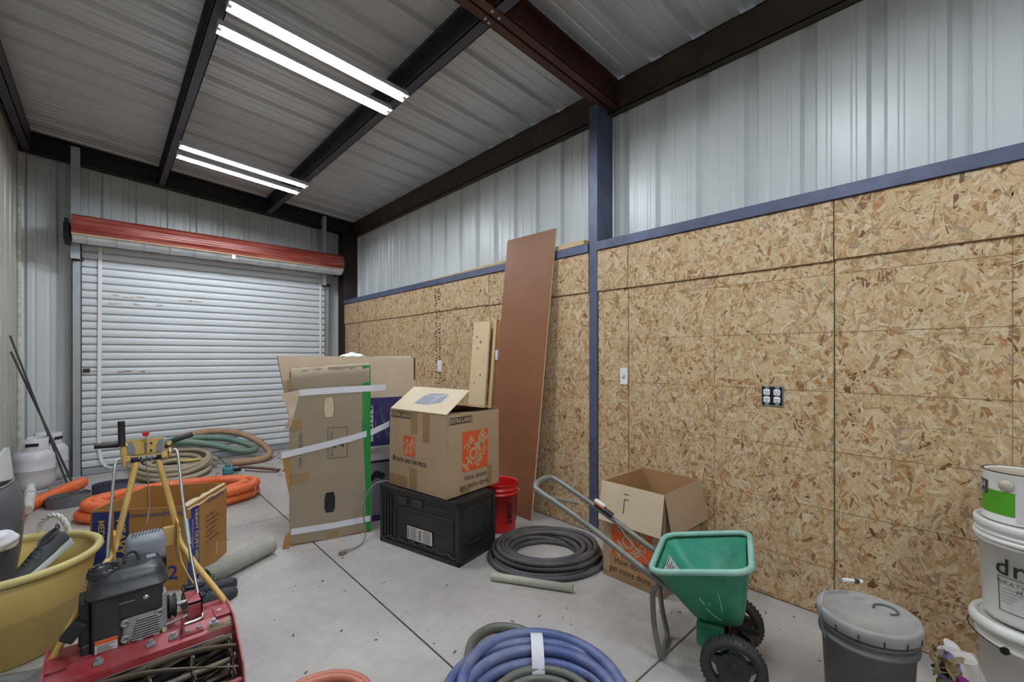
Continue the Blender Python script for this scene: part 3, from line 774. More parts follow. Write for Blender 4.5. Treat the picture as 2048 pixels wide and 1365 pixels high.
MB().box(-0.0012, 0.0, 0.41, 0.62, 0.01, 0.085).build('tape_strip', 'brown_tape', t)
MB().box(0.40, 0.45, -0.0012, 0.0, 0.0, 0.15).build('tape_strip', 'brown_tape', t); MB().box(0.14, 0.215, -0.0012, 0.0, 0.0, 0.045).build('tape_strip', 'brown_tape', t)

# ---- grey-brown power cord hanging off the crate to a plug on the floor
t = thing('extension_cord', 'thin grey power cord with plug draped off the black crate', 'cord', (1.20, 3.02, 0))
mat('cord_grey', (128, 118, 112), 0.5, 0, 0.1)
p = spline([(1.230, 3.030, 0.018), (1.30, 3.045, 0.012), (1.385, 3.10, 0.02), (1.415, 3.14, 0.08), (1.405, 3.145, 0.17), (1.40, 3.14, 0.26), (1.43, 3.14, 0.35), (1.485, 3.13, 0.408), (1.535, 3.10, 0.424), (1.60, 3.065, 0.420)], 8)
MB().tube(p, 0.0048, 7).build('cable', 'cord_grey', t, world=True)
mb = MB(); Mx = Matrix.Translation((1.205, 3.024, 0.016)) @ Matrix.Rotation(R(14), 4, 'Z'); mb.cbox(-0.028, 0.022, -0.014, 0.014, -0.012, 0.012, 0.005, M=Mx); mb.build('plug', 'cord_grey', t, world=True)
mb = MB()
for s in (-0.006, 0.006): mb.box(-0.046, -0.027, s-0.0008, s+0.0008, -0.003, 0.003, M=Mx)
mb.build('prongs', 'chrome', t, world=True)

# ---- buckets
mat('red_plastic', (196, 28, 24), 0.38, 0, 0.05, 4.0)
mat('grey_plastic', (92, 92, 94), 0.5, 0, 0.10, 4.0, dirt=(150, 144, 136), dirt_amt=0.35, dirt_scale=5)
mat('dusty_lid', (150, 148, 146), 0.7, 0, 0.12, 6.0, dirt=(176, 168, 156), dirt_amt=0.5, dirt_scale=6)
mat('white_pail', (224, 222, 218), 0.42, 0, 0.04, 4.0, dirt=(180, 172, 156), dirt_amt=0.25, dirt_scale=6)
mat('wire', (150, 150, 152), 0.35, 0.7, 0.05)
def pail_shell(t, m, h=0.37, rt=0.149, rb=0.131, rings=True):
    P = [(rb-0.012, 0.0), (rb, 0.004), (rb+0.001, 0.02)]
    zr = h-0.085
    P += [(rb+(rt-rb)*(zr/h), zr)]
    if rings: P += [(rt+0.006, zr), (rt+0.007, zr+0.012), (rt, zr+0.013), (rt, zr+0.034), (rt+0.006, zr+0.035), (rt+0.007, zr+0.046), (rt+0.001, zr+0.047)]
    P += [(rt+0.001, h-0.012), (rt+0.005, h-0.010), (rt+0.005, h-0.001), (rt+0.002, h), (rt-0.003, h-0.001), (rt-0.004, h-0.02), (rb-0.004, 0.006), (0.0, 0.006)]
    mb = MB(); mb.lathe(P, 48); mb.disc(rb-0.012, 0.0, 48); return mb.build('shell', m, t)
def bail(t, h, r, a, droop, m='wire', z=None, side=0.0, grip=True):
    """wire handle hinged at +-a direction; droop angle from upright"""
    z = h-0.06 if z is None else z
    pts = []
    for k in range(19):
        q = PI*k/18; x = (r+0.012)*math.cos(q); s = (r+0.03)*math.sin(q)
        pts.append(Matrix.Rotation(a, 4, 'Z') @ Vector((x, s*math.sin(droop), z+s*math.cos(droop))))
    MB().tube(pts, 0.0022, 6).build('wire_handle', m, t)
    if grip: MB().tube(pts[8:11], 0.008, 8).build('hand_grip', 'white_plastic', t)
    for x in (1, -1):
        c = Matrix.Rotation(a, 4, 'Z') @ Vector((x*(r+0.004), 0, z)); d = Matrix.Rotation(a, 4, 'Z') @ Vector((x*(r+0.016), 0, z))
        MB().cyl(c, d, 0.013, 12).build('handle_ear', m if m != 'wire' else 'white_plastic', t)
t = thing('bucket', 'open red plastic bucket behind the black crate', 'bucket', (2.305, 2.662, 0))
pail_shell(t, 'red_plastic', 0.372)
bail(t, 0.372, 0.149, R(-25), R(112), z=0.29)
lab = []
for body, a0, z, sz in (('MADE', -45, 0.12, 0.05), ('HOME', -95, 0.12, 0.05)):
    # lettering wrapped round the wall, one letter at a time
    for i, ch in enumerate(body):
        zz = 0.21-i*0.042; a = R(a0); rr_ = 0.131+0.018*zz/0.372+0.0035
        o = Vector((rr_*math.cos(a), rr_*math.sin(a), zz)); F = frame(o, (-math.sin(a), math.cos(a), 0), (0, 0, 1)) @ Matrix.Rotation(-PI/2, 4, 'Z')
        text(ch, 'lettering', 'black_print', t, 0.062, F, sx=0.75, bold=0.002, thick=0.0012)

t = thing('lidded_bucket', 'dark grey bucket with dusty grey lid in front of the board wall', 'bucket', (2.165, 0.328, 0), R(0))
pail_shell(t, 'grey_plastic', 0.365)
lid = MB(); lid.lathe([(0.158, 0.335), (0.162, 0.338), (0.163, 0.372), (0.160, 0.379), (0.150, 0.381), (0.146, 0.376), (0.144, 0.372), (0.06, 0.374), (0.0, 0.374)], 56); L = lid.build('lid', 'dusty_lid', t)
sp = MB(); Ms = Matrix.Translation((0.075, -0.045, 0.374)); sp.lathe([(0.040, 0.0), (0.040, 0.006), (0.037, 0.008), (0.034, 0.006), (0.033, 0.001)], 28, M=Ms, a0=R(-150), a1=R(120)); sp.build('spout_ring', 'grey_plastic', L)
mb = MB()
for k in range(14):
    a = 2*PI*k/14; Mx = Matrix.Rotation(a, 4, 'Z'); mb.box(0.1615, 0.1645, -0.0015, 0.0015, 0.338, 0.358, M=Mx)
mb.build('pull_slots', 'dark_gap', L)
def HB(a, b_, z): return Vector((0.736*a+0.677*b_, -0.677*a+0.736*b_, z))
pts = spline([HB(-0.162, 0.0, 0.28), HB(-0.166, 0.02, 0.36), HB(-0.125, 0.06, 0.425), HB(-0.065, 0.08, 0.452), HB(-0.02, 0.085, 0.458)], 8)
MB().tube(pts, 0.0022, 6).build('wire_handle', 'wire', t); MB().tube([HB(-0.03, 0.085, 0.458), HB(0.01, 0.088, 0.454), HB(0.05, 0.09, 0.448)], 0.008, 10).build('hand_grip', 'white_plastic', t)
MB().tube([HB(0.015, 0.088, 0.4535), HB(0.035, 0.089, 0.4505)], 0.0086, 10).build('grip_band', 'dark_print', t)
# dried twig wedged against the bucket
t = thing('dried_plant', 'dried crumpled leaf cluster caught against the dark grey bucket', 'plant', (2.19, 0.115, 0))
mat('dry_leaf', (126, 110, 78), 0.8, 0, 0.35, 20); mat('lilac_leaf', (120, 108, 150), 0.8, 0, 0.3, 20)
rr = random.Random(12)
for k in range(9):
    cx, cy_, cz = 2.200+rr.uniform(-.035, .035), 0.115+rr.uniform(-.02, .012), 0.24+rr.uniform(-.04, .07)
    E_ = Euler((rr.uniform(0, 6), rr.uniform(0, 6), rr.uniform(0, 6))).to_matrix().to_4x4(); l = rr.uniform(0.03, 0.06); w = rr.uniform(0.012, 0.028)
    mb = MB(); mb.grid(lambda u, v: Matrix.Translation((cx, cy_, cz)) @ E_ @ Vector(((u-0.5)*2*l, (v-0.5)*2*w*math.sin(PI*min(max(u, 0.06), 0.94)), 0.02*math.sin(u*5)+0.012*math.cos(v*7))), 8, 4)
    mb.build('leaf', 'lilac_leaf' if k in (2, 5) else 'dry_leaf', t, world=True)
MB().tube(spline([(2.185, 0.115, 0.0), (2.19, 0.12, 0.08), (2.20, 0.125, 0.16), (2.195, 0.12, 0.25), (2.18, 0.11, 0.30)], 6), 0.003, 6).build('stem', 'dry_leaf', t, world=True)

# stacked white pails and a paint can at the right edge
PX, PY = 2.565, -0.105
t = thing('white_pail', 'white pail on the floor, lower one of the stacked pair', 'bucket', (PX, PY, 0))
pail_shell(t, 'white_pail', 0.365)
lid = MB(); lid.lathe([(0.160, 0.330), (0.172, 0.334), (0.173, 0.350), (0.166, 0.366), (0.156, 0.369), (0.150, 0.364), (0.146, 0.361), (0.0, 0.361)], 56); lid.build('lid', 'white_pail', t)
bail(t, 0.365, 0.149, R(152), R(-84), m='black_metal', z=0.285, grip=False)
t = thing('white_pail', 'white pail with drying-agent label, upper one of the stacked pair', 'bucket', (PX, PY, 0.3695)); t['label'] = 'white pail lettered dry, upper one of the stacked pair'
pail_shell(t, 'white_pail', 0.372)
lid = MB(); lid.lathe([(0.151, 0.300), (0.160, 0.302), (0.160, 0.316), (0.152, 0.318), (0.152, 0.340), (0.158, 0.344), (0.160, 0.368), (0.155, 0.374), (0.147, 0.372), (0.143, 0.366), (0.0, 0.366)], 56); lid.build('lid', 'white_pail', t)
def wrap_text(t, body, r, a0, z, size, m, adv, flip=1, bold=0.0):
    a = R(a0)
    for ch in body:
        if ch != ' ':
            o = Vector((r*math.cos(a), r*math.sin(a), z)); F = frame(o, (-math.sin(a), math.cos(a), 0), (0, 0, 1))
            text(ch, 'lettering', m, t, size, F, bold=bold)
        a += adv/r
wrap_text(t, 'dryvit', 0.1455, 146, 0.215, 0.085, 'black_print', 0.043, bold=0.001)
wrap_text(t, 'WEATHERLASTIC', 0.1445, 143, 0.160, 0.020, 'dark_print', 0.0165)
wrap_text(t, 'Mid Base', 0.1445, 164, 0.138, 0.020, 'black_print', 0.013)
mb = MB()
for (a0, a1, z0, z1) in ((139, 235, 0.178, 0.1805), (139, 235, 0.050, 0.0525), (139, 140, 0.050, 0.18)):
    n = 14; vs = []
    for i in range(n+1):
        a = R(a0+(a1-a0)*i/n)
        for z in (z0, z1):
            r_ = 0.131+0.018*z/0.372+0.0012; vs.append((r_*math.cos(a), r_*math.sin(a), z))
    mb.add(vs, [(2*i, 2*i+2, 2*i+3, 2*i+1) for i in range(n)], True)
rr = random.Random(6)
mb.build('label_frame', 'dark_print', t)
mb = MB()
for q in range(5):
    n = 6; vs = []; a0 = 143; a1 = a0+rr.uniform(12, 26); z0 = 0.135-q*0.012
    for i in range(n+1):
        a = R(a0+(a1-a0)*i/n)
        for z in (z0, z0+0.002): vs.append(((0.139)*math.cos(a), (0.139)*math.sin(a), z))
    mb.add(vs, [(2*i, 2*i+2, 2*i+3, 2*i+1) for i in range(n)], True)
mb.build('label_lines', 'grey_print', t)
t = thing('paint_can', 'white and green paint can on top of the stacked white pails', 'paint can', (PX+0.0, PY+0.035, 0.7385))
mat('green_label', (74, 150, 30), 0.4, 0, 0.05); mat('can_lid', (190, 180, 166), 0.5, 0.2, 0.1, 8)
CRd, CH = 0.0985, 0.188
MB().lathe([(0, 0), (CRd, 0.0), (CRd+0.002, 0.004), (CRd, 0.008), (CRd, CH-0.008), (CRd+0.002, CH-0.004), (CRd, CH), (CRd-0.012, CH), (CRd-0.014, CH-0.008), (0, CH-0.008)], 48).build('can', 'white_pail', t)
def wrap_band(t, name, m, r, a0, a1, z0, z1, n=24):
    vs = []
    for i in range(n+1):
        a = R(a0+(a1-a0)*i/n)
        for z in (z0, z1): vs.append((r*math.cos(a), r*math.sin(a), z))
    return MB().add(vs, [(2*i, 2*i+2, 2*i+3, 2*i+1) for i in range(n)], True).build(name, m, t)
MB().lathe([(CRd+0.002, CH-0.002), (CRd+0.003, CH+0.001), (CRd-0.002, CH+0.002), (CRd-0.004, CH-0.001)], 48).build('rim', 'steel_rusty', t)
MB().lathe([(CRd-0.013, CH-0.004), (CRd-0.016, CH-0.007), (0.0, CH-0.007)], 48).build('lid', 'can_lid', t)
wrap_band(t, 'green_band', 'green_label', CRd+0.0008, 70, 172, 0.030, 0.118)
lb = wrap_band(t, 'dark_label', 'dark_print', CRd+0.0014, 72, 124, 0.098, 0.150, 12)
wrap_text(lb, 'TOUCH', CRd+0.0022, 62, 0.129, 0.032, 'white_print', 0.0215, bold=0.0008)
wrap_text(lb, 'SURFACE', CRd+0.0022, 78, 0.106, 0.012, 'white_print', 0.0105)
wrap_band(t, 'side_label', 'white_print', CRd+0.0012, 174, 235, 0.012, 0.165)
bp = spline([(CRd*math.cos(R(157))*1.06, CRd*math.sin(R(157))*1.06, 0.140), (CRd*math.cos(R(85))*1.12, CRd*math.sin(R(85))*1.12, 0.118), (CRd*math.cos(R(120))*1.10, CRd*math.sin(R(120))*1.10, 0.103), (CRd*math.cos(R(100))*1.12, CRd*math.sin(R(100))*1.12, 0.105), (CRd*math.cos(R(85))*1.06, CRd*math.sin(R(85))*1.06, 0.120)], 6)
MB().tube(bp, 0.0016, 6).build('wire_handle', 'wire', t)
ear = MB(); o = Vector((CRd*math.cos(R(158)), CRd*math.sin(R(158)), 0.142)); F = frame(o, (-math.sin(R(158)), math.cos(R(158)), 0), (0, 0, 1)); ear.lathe([(0.022, 0.0), (0.020, 0.005), (0.010, 0.007), (0.0, 0.010)], 20, M=F); ear.build('handle_ear', 'can_lid', t)

# bag leaning on the pails
t = thing('product_bag', 'white and magenta plastic bag slumped in front of the white pails', 'bag', (2.365, 0.06, 0))
mat('bag_white', (206, 200, 196), 0.4, 0, 0.1, 14, dirt=(170, 150, 140), dirt_amt=0.4); mat('bag_magenta', (150, 34, 132), 0.4, 0, 0.12, 10)
def bagf(u, v):
    a = u*2*PI; rr_ = 0.115*(1-0.45*v)+0.008*math.sin(a*5+v*6)+0.006*math.sin(a*9-v*11)
    sq = (abs(math.cos(a))**4+abs(math.sin(a))**4)**-0.25
    return Vector((2.365+rr_*0.80*sq*math.cos(a)-0.035*v, 0.060+rr_*0.72*sq*math.sin(a)+0.03*v, 0.004+0.262*v+0.012*math.sin(a*3)*v))
mb = MB(); mb.grid(bagf, 48, 14, closeu=True); mb.add([bagf(i/48, 1.0) for i in range(48)], [tuple(range(48))]); mb.add([bagf(i/48, 0.0) for i in range(48)], [tuple(range(48))])
mb.build('bag_body', 'bag_white', t, world=True)
def strip_on(f, u0, u1, v0, v1, off, n=12, slope=0.0):
    mb = MB(); c = Vector((2.36, 0.06, 0.12))
    def g(u, v):
        p = f(u0+(u1-u0)*u, v0+(v1-v0)*v+slope*u); d = p-c; d.z *= 0.3; return p+d.normalized()*off
    mb.grid(g, n, 6); return mb
strip_on(bagf, 0.44, 0.72, 0.62, 0.9, 0.004, slope=-0.25).build('magenta_panel', 'bag_magenta', t, world=True)
pq = [bagf(0.50+0.16*i/6, 0.70-0.13*i/6) for i in range(7)]
for i, ch in enumerate('grout'):
    o = pq[i]+Vector((-0.010, -0.006, 0)); nrm = (o-Vector((2.36, 0.06, 0.12))); nrm.z = 0; nrm.normalize()
    F = frame(o, Vector((0, 0, 1)).cross(nrm)+Vector((0, 0, -0.5)), (0, 0, 1)); text(ch, 'lettering', 'white_print', t, 0.045, F, shear=0.2, bold=0.001, world=True)

# ---- open box near the wall with flaps hanging down
t = thing('open_box', 'open moving box with hanging flaps between the wall and the spreader', 'box', (2.30, 1.245, 0))
OX, OY, OZ = 0.455, 0.41, 0.585
th = 0.005
wl = wall(t, 0, th, 0, OY, 0, OZ); wall(t, th+0.001, OX-th-0.001, 0, th, 0, OZ-0.002); wall(t, OX-th, OX, 0, OY, 0, OZ+0.004, 'cardboard_inside'); wall(t, th+0.001, OX-th-0.001, OY-th, OY, 0, OZ+0.002, 'cardboard_inside'); wall(t, th+0.001, OX-th-0.001, th+0.001, OY-th-0.001, 0.0, th, 'cardboard_inside', 'bottom_panel')
Mf = Matrix.Translation((-0.001, 0, OZ)) @ Matrix.Rotation(R(10), 4, 'Y')
MB().box(-0.004, 0.0, -0.004, OY+0.006, -0.235, 0.002, M=Mf).build('hanging_flap', 'cardboard_pale', t)
Mf = Matrix.Translation((0, -0.001, OZ)) @ Matrix.Rotation(R(-11), 4, 'X')
MB().box(0.004, OX-0.003, -0.004, 0.0, -0.235, 0.002, M=Mf).build('hanging_flap', 'cardboard', t)
Mf = Matrix.Translation((0, OY+0.001, OZ)) @ Matrix.Rotation(R(9), 4, 'X')
MB().box(0.004, OX-0.003, 0.0, 0.004, -0.235, 0.002, M=Mf).build('hanging_flap', 'cardboard', t)
logo(t, FX((-0.0008, 0, 0)), -0.345, -0.075, 0.145, 0.40)
text('How doors', 'slogan', 'dark_print', t, 0.056, FX((-0.0020, 0.215, 0.118)), sx=0.85); text('get more done.', 'slogan', 'dark_print', t, 0.056, FX((-0.0020, 0.215, 0.062)), sx=0.85)
for (a, b_, c, d) in ((0.05, 0.36, 0.035, 0.15),): MB().box(-0.0007, 0.0, a, b_, c, d).build('tape_strip', 'cardboard_inside', t)
MB().box(-0.0011, -0.0002, 0.0, OY, 0.0, 0.036).build('tape_strip', 'brown_tape', t)
mk = MB(); Mk = Matrix.Translation((-0.0015, 0, OZ)) @ Matrix.Rotation(R(10), 4, 'Y')
for (a, b_, c, d) in ((0.24, 0.245, -0.16, -0.075), (0.215, 0.245, -0.080, -0.075), (0.215, 0.25, -0.05, -0.045)): mk.box(-0.0050, -0.0042, a, b_, c, d, M=Mk)
mk.build('pen_mark', 'dark_print', t)

# ---- hose coils
mat('hose_grey', (70, 67, 70), 0.55, 0, 0.12, 6.0, dirt=(126, 118, 112), dirt_amt=0.4, dirt_scale=5)
mat('hose_blue', (70, 84, 134), 0.5, 0, 0.15, 5.0, dirt=(128, 132, 152), dirt_amt=0.8, dirt_scale=3)
mat('hose_olive', (92, 94, 86), 0.5, 0, 0.15, 5.0)
mat('hose_terracotta', (186, 112, 92), 0.5, 0, 0.1, 5.0)
mat('pvc', (170, 172, 158), 0.45, 0, 0.08, 5.0)
def coil_path(c, turns, seed, n=44, wob=0.012, el=(1, 1), rot=0.0, tilt=0.0):
    """turns: (radius, z) per turn, blended smoothly into one another"""
    rng = random.Random(seed); P = []
    ph = [(rng.uniform(-1, 1)*wob, rng.uniform(-1, 1)*wob, rng.uniform(0, 6.28), rng.uniform(0.3, 1)*wob*0.5) for _ in turns]
    for k, (r0, z0) in enumerate(turns):
        r1, z1 = turns[k+1] if k+1 < len(turns) else (r0, z0); q1 = ph[k+1] if k+1 < len(turns) else ph[k]
        for i in range(n):
            s = i/n; b_ = max(0, (s-0.72)/0.28); b_ = b_*b_*(3-2*b_); a = 2*PI*s+rot
            r_ = r0+(r1-r0)*b_; z_ = z0+(z1-z0)*b_
            ox = ph[k][0]*(1-b_)+q1[0]*b_; oy = ph[k][1]*(1-b_)+q1[1]*b_
            r_ += (ph[k][3]*math.sin(2*a+ph[k][2]))*(1-b_)+(q1[3]*math.sin(2*a+q1[2]))*b_
            ex = r_*el[0]*math.cos(a); ey = r_*el[1]*math.sin(a)
            P.append((c[0]+ox+ex*math.cos(tilt)-ey*math.sin(tilt), c[1]+oy+ex*math.sin(tilt)+ey*math.cos(tilt), z_))
    return P
t = thing('hose_coil', 'large coil of dark grey hose on the floor behind the grey pipe', 'hose', (2.195, 2.07, 0))
r_ = 0.0172
turns = [(.38, r_), (.335, r_), (.295, r_), (.255, r_), (.222, r_), (.24, 3*r_), (.278, 2.9*r_), (.318, 2.9*r_), (.358, 2.9*r_), (.34, 4.6*r_), (.30, 4.6*r_), (.262, 4.7*r_)]
MB().tube(coil_path((2.205, 2.06), turns, 4, wob=0.018, rot=2.2, el=(1, 0.86), tilt=R(-42.6)), r_, 9).build('hose', 'hose_grey', t, world=True)
mb = MB(); mb.cyl((2.44, 1.79, 0.025), (2.49, 1.775, 0.025), 0.022, 10); mb.build('coupling', 'galvanised', t, world=True)
t = thing('plastic_pipe', 'short length of grey plastic pipe beside the dark hose coil', 'pipe', (1.73, 2.07, 0))
a, b_ = Vector((1.735, 2.065, 0.0235)), Vector((1.985, 1.640, 0.0235))
d = (b_-a).normalized(); mb = MB()
F = frame(a, d.cross(Vector((0, 0, 1))), (0, 0, 1)); F = frame(a, Vector((0, 0, 1)).cross(d), d.cross(Vector((0, 0, 1)).cross(d)))
Ln = (b_-a).length
Fz = Matrix.Translation(a) @ d.to_track_quat('Z', 'Y').to_matrix().to_4x4()
mb.lathe([(0.0235, 0), (0.0235, Ln), (0.0195, Ln), (0.0195, 0), (0.0235, 0)], 20, M=Fz); mb.build('pipe', 'pvc', t, world=True)
mb = MB(); mb.lathe([(0.0255, 0.0), (0.0255, 0.06), (0.0237, 0.062)], 20, M=Fz @ Matrix.Translation((0, 0, 0.0))); mb.build('socket_end', 'pvc', t, world=True)
t = thing('hose_coil', 'coil of thick blue hose bound with white tape in the foreground', 'hose', (1.178, 1.118, 0))
r_ = 0.023
turns = [(.365, r_), (.315, r_), (.265, r_), (.225, r_), (.25, 3*r_), (.295, 2.9*r_), (.345, 2.9*r_), (.33, 4.3*r_), (.28, 4.4*r_), (.31, 5.2*r_)]
MB().tube(coil_path((1.178, 1.118), turns, 11, n=40, wob=0.034, rot=-1.2), r_, 10).build('hose', 'hose_blue', t, world=True)
lp = spline([(1.10, 1.42, 0.05), (1.165, 1.545, 0.026), (1.27, 1.655, 0.024), (1.395, 1.675, 0.024), (1.48, 1.60, 0.024), (1.50, 1.49, 0.03), (1.43, 1.36, 0.06)], 8)
MB().tube(lp, 0.021, 10).build('hose_tail', 'hose_olive', t, world=True)
MB().tube(coil_path((1.178, 1.118), [(.20, 0.03), (.205, 0.07), (.17, 0.05)], 15, n=36, wob=0.01), 0.017, 8).build('inner_hose', 'hose_olive', t, world=True)
# tape band round the bundle
tp = MB(); a = R(48); ur = Vector((math.cos(a), math.sin(a), 0)); ut = Vector((-math.sin(a), math.cos(a), 0)); c0 = Vector((1.178, 1.118, 0))
ring = [(.185, .012), (.18, .06), (.21, .105), (.25, .135), (.30, .150), (.345, .135), (.385, .095), (.41, .05), (.405, .012)]
vs = []
for rr_, zz in ring:
    for s in (-0.026, 0.026): vs.append(c0+ur*rr_+ut*s+Vector((0, 0, zz)))
tp.add(vs, [(2*i, 2*i+1, 2*i+3, 2*i+2) for i in range(len(ring)-1)], True); tp.build('tape_band', 'white_tape', t, world=True)
t = thing('hose_coil', 'terracotta hose coil at the bottom edge left of the blue hose', 'hose', (0.59, 1.70, 0))
MB().tube(coil_path((0.585, 1.70), [(.21, .015), (.18, .015), (.20, .043), (.17, .043)], 3, n=36, wob=0.012), 0.015, 8).build('hose', 'hose_terracotta', t, world=True)

# ---- leaning brown panel, leaning lumber, board on the rail
mat('hardboard', (128, 82, 52), 0.45, 0, 0.10, 3.0, dirt=(150, 104, 70), dirt_amt=0.35, dirt_scale=2)
mat('scratch', (176, 132, 98), 0.7, 0, 0.1); mat('panel_edge', (206, 176, 138), 0.7, 0, 0.08)
t = thing('leaning_panel', 'tall brown scratched panel leaning against the board wall', 'panel', (2.588, 2.583, 0))
p0, p1, p2, p3 = Vector((2.585, 2.583, 0.001)), Vector((2.585, 3.173, 0.001)), Vector((2.728, 3.027, 2.43)), Vector((2.728, 2.437, 2.42))
n = (p1-p0).cross(p3-p0).normalized()
if n.x > 0: n = -n
q = [p0, p1, p2, p3]; th_ = 0.016
mb = MB(); mb.add([v+n*0.0 for v in q]+[v-n*th_ for v in q], [(0,1,2,3),(4,5,6,7),(0,1,5,4),(1,2,6,5),(2,3,7,6),(3,0,4,7)]); mb.build('face', 'hardboard', t, world=True)
mb = MB()
e = (p0-p1).normalized()*0.0012
mb.add([p0+e, p3+e, p3+e-n*th_, p0+e-n*th_], [(0,1,2,3)]); mb.build('cut_edge', 'panel_edge', t, world=True)
rr = random.Random(31); mb = MB()
for k in range(34):
    u = rr.random(); v = rr.uniform(0.15, 0.9); l = rr.uniform(0.02, 0.11); an = rr.uniform(0, PI); pts = []
    for i in range(4):
        uu = min(max(u+l*math.cos(an)*i/3/0.59+rr.uniform(-.01, .01), 0.02), 0.98); vv = v+l*math.sin(an)*i/3/2.43
        a_ = p0.lerp(p1, uu); b2 = p3.lerp(p2, uu); pts.append(a_.lerp(b2, vv)+n*0.0006)
    mb.tube(pts, 0.0008, 4)
mb.build('scratches', 'scratch', t, world=True)
mat('pine_pale', (222, 198, 158), 0.6, 0, 0.06, 3.0, stretch=(6, 6, 0.8), dirt=(196, 158, 106), dirt_amt=0.3)
mat('knot', (120, 84, 50), 0.7, 0, 0.2); mat('pine_brown', (150, 104, 54), 0.6, 0, 0.12, 3.0, stretch=(8, 8, 1))
def leaning_board(label, y0, y1, xb, xt, top, thick, m, shear=0.0, name='timber_board'):
    t = thing(name, label, 'board', (xb, y0, 0))
    mb = MB(); vs = [(xb, y0+shear, 0.001), (xb, y1+shear, 0.001), (xt, y1, top), (xt, y0, top)]; vs += [(v[0]+thick, v[1], v[2]) for v in vs]
    mb.add(vs, [(0,1,2,3),(4,5,6,7),(0,1,5,4),(1,2,6,5),(2,3,7,6),(3,0,4,7)]); mb.build('plank', m, t, world=True); return t
t = leaning_board('pale knotty plank leaning on the wall left of the brown panel', 3.235, 3.485, 2.58, 2.690, 1.70, 0.018, 'pine_pale', 0.05)
mb = MB()
for (y, z, r_) in ((3.42, 1.55, 0.010), (3.36, 1.50, 0.012), (3.40, 1.44, 0.009), (3.34, 1.18, 0.010), (3.43, 1.10, 0.008)):
    x = 2.58+0.110*z/1.70-0.0012; mb.add([(x, y+r_*math.cos(a), z+1.3*r_*math.sin(a)) for a in [2*PI*i/10 for i in range(10)]], [tuple(range(10))])
mb.build('knots', 'knot', t, world=True)
leaning_board('narrow yellowish stud behind the pale knotty plank', 3.165, 3.205, 2.605, 2.714, 1.71, 0.038, 'pine', 0.05, 'timber_stud')
t = leaning_board('dark brown stud between the pale plank and the brown panel', 3.120, 3.155, 2.64, 2.722, 1.69, 0.035, 'pine_brown', 0.05, 'timber_stud')
MB().box(2.690, 2.7283, 3.117, 3.158, 1.33, 1.42).build('tape_wrap', 'white_tape', t, world=True)
t = thing('timber_board', 'long timber lying along the blue rail behind the brown panel', 'board', (2.80, 3.3, 2.238))
a = Vector((2.745, 2.16, 2.2385)); b_ = Vector((2.852, 4.75, 2.2385))
d = (b_-a); nx = Vector((d.y, -d.x, 0)).normalized()
vs = []
for z in (0.0, 0.036):
    for p in (a, b_):
        for s in (0.0, 0.085): vs.append(p+nx*s+Vector((0, 0, z+0.012*(1 if (p is a) else 0)*(0))))
mb = MB(); mb.add(vs, [(0,1,3,2),(4,5,7,6),(0,1,5,4),(2,3,7,6),(0,2,6,4),(1,3,7,5)]); mb.build('plank', 'pine', t, world=True)

# ---- wall plates
def wall_plate(y, z, label, w=0.07, h=0.115, kind='switch'):
    t = thing('wall_plate', label, 'switch' if kind != 'outlet' else 'outlet', (OSBX-0.0012, y, z), 0)
    if kind == 'outlet':
        t.name = 'power_outlet'; MW[t.name] = Matrix.Translation((OSBX-0.0012, y, z))
        MB().box(-0.004, 0.0, -w/2, w/2, -h/2, h/2).build('box_face', 'outlet_dark', t)
        mb = MB()
        for s in (-1, 1): mb.box(-0.0055, -0.004, s*(w/2-0.002)-0.0015, s*(w/2-0.002)+0.0015, -h/2, h/2); mb.box(-0.0055, -0.004, -w/2, w/2, s*(h/2-0.002)-0.0015, s*(h/2-0.002)+0.0015)
        mb.build('box_rim', 'galvanised', t)
        for s in (-1, 1):
            for q in (-1, 1):
                rc = MB().cbox(-0.016, -0.004, s*0.026-0.017, s*0.026+0.017, q*0.021-0.0165, q*0.021+0.0165, 0.005).build('receptacle', 'white_plastic', t)
                mb = MB()
                for o in (-0.006, 0.006): mb.box(-0.0166, -0.0158, s*0.026+o-0.0012, s*0.026+o+0.0012, q*0.021-0.002, q*0.021+0.008)
                mb.box(-0.0166, -0.0158, s*0.026-0.002, s*0.026+0.002, q*0.021-0.010, q*0.021-0.006); mb.build('slots', 'black_print', rc)
            MB().box(-0.007, -0.004, s*0.026-0.010, s*0.026+0.010, -h/2+0.003, h/2-0.003).build('mounting_strap', 'chrome', t)
    else:
        MB().cbox(-0.006, 0.0, -w/2, w/2, -h/2, h/2, 0.0025).build('cover', 'white_plastic', t)
        if kind == 'switch':
            MB().cbox(-0.018, -0.005, -0.005, 0.005, -0.004, 0.014, 0.002).build('toggle', 'white_plastic', t); MB().box(-0.0066, -0.0058, -0.009, 0.009, -0.016, 0.016).build('toggle_slot', 'grey_print', t)
        else:
            for q in (-1, 1): MB().cbox(-0.009, -0.005, -0.015, 0.015, q*0.021-0.014, q*0.021+0.014, 0.004).build('receptacle', 'white_plastic', t)
    return t
mat('outlet_dark', (24, 24, 44), 0.5, 0.2, 0.1)
wall_plate(1.812, 1.218, 'white light switch right of the blue column', 0.062, 0.120)
wall_plate(4.215, 1.255, 'white outlet cover on the board wall above the cartons', 0.075, 0.125, 'cover')
wall_plate(0.842, 1.140, 'uncovered double outlet in a dark box on the board wall', 0.112, 0.112, 'outlet')

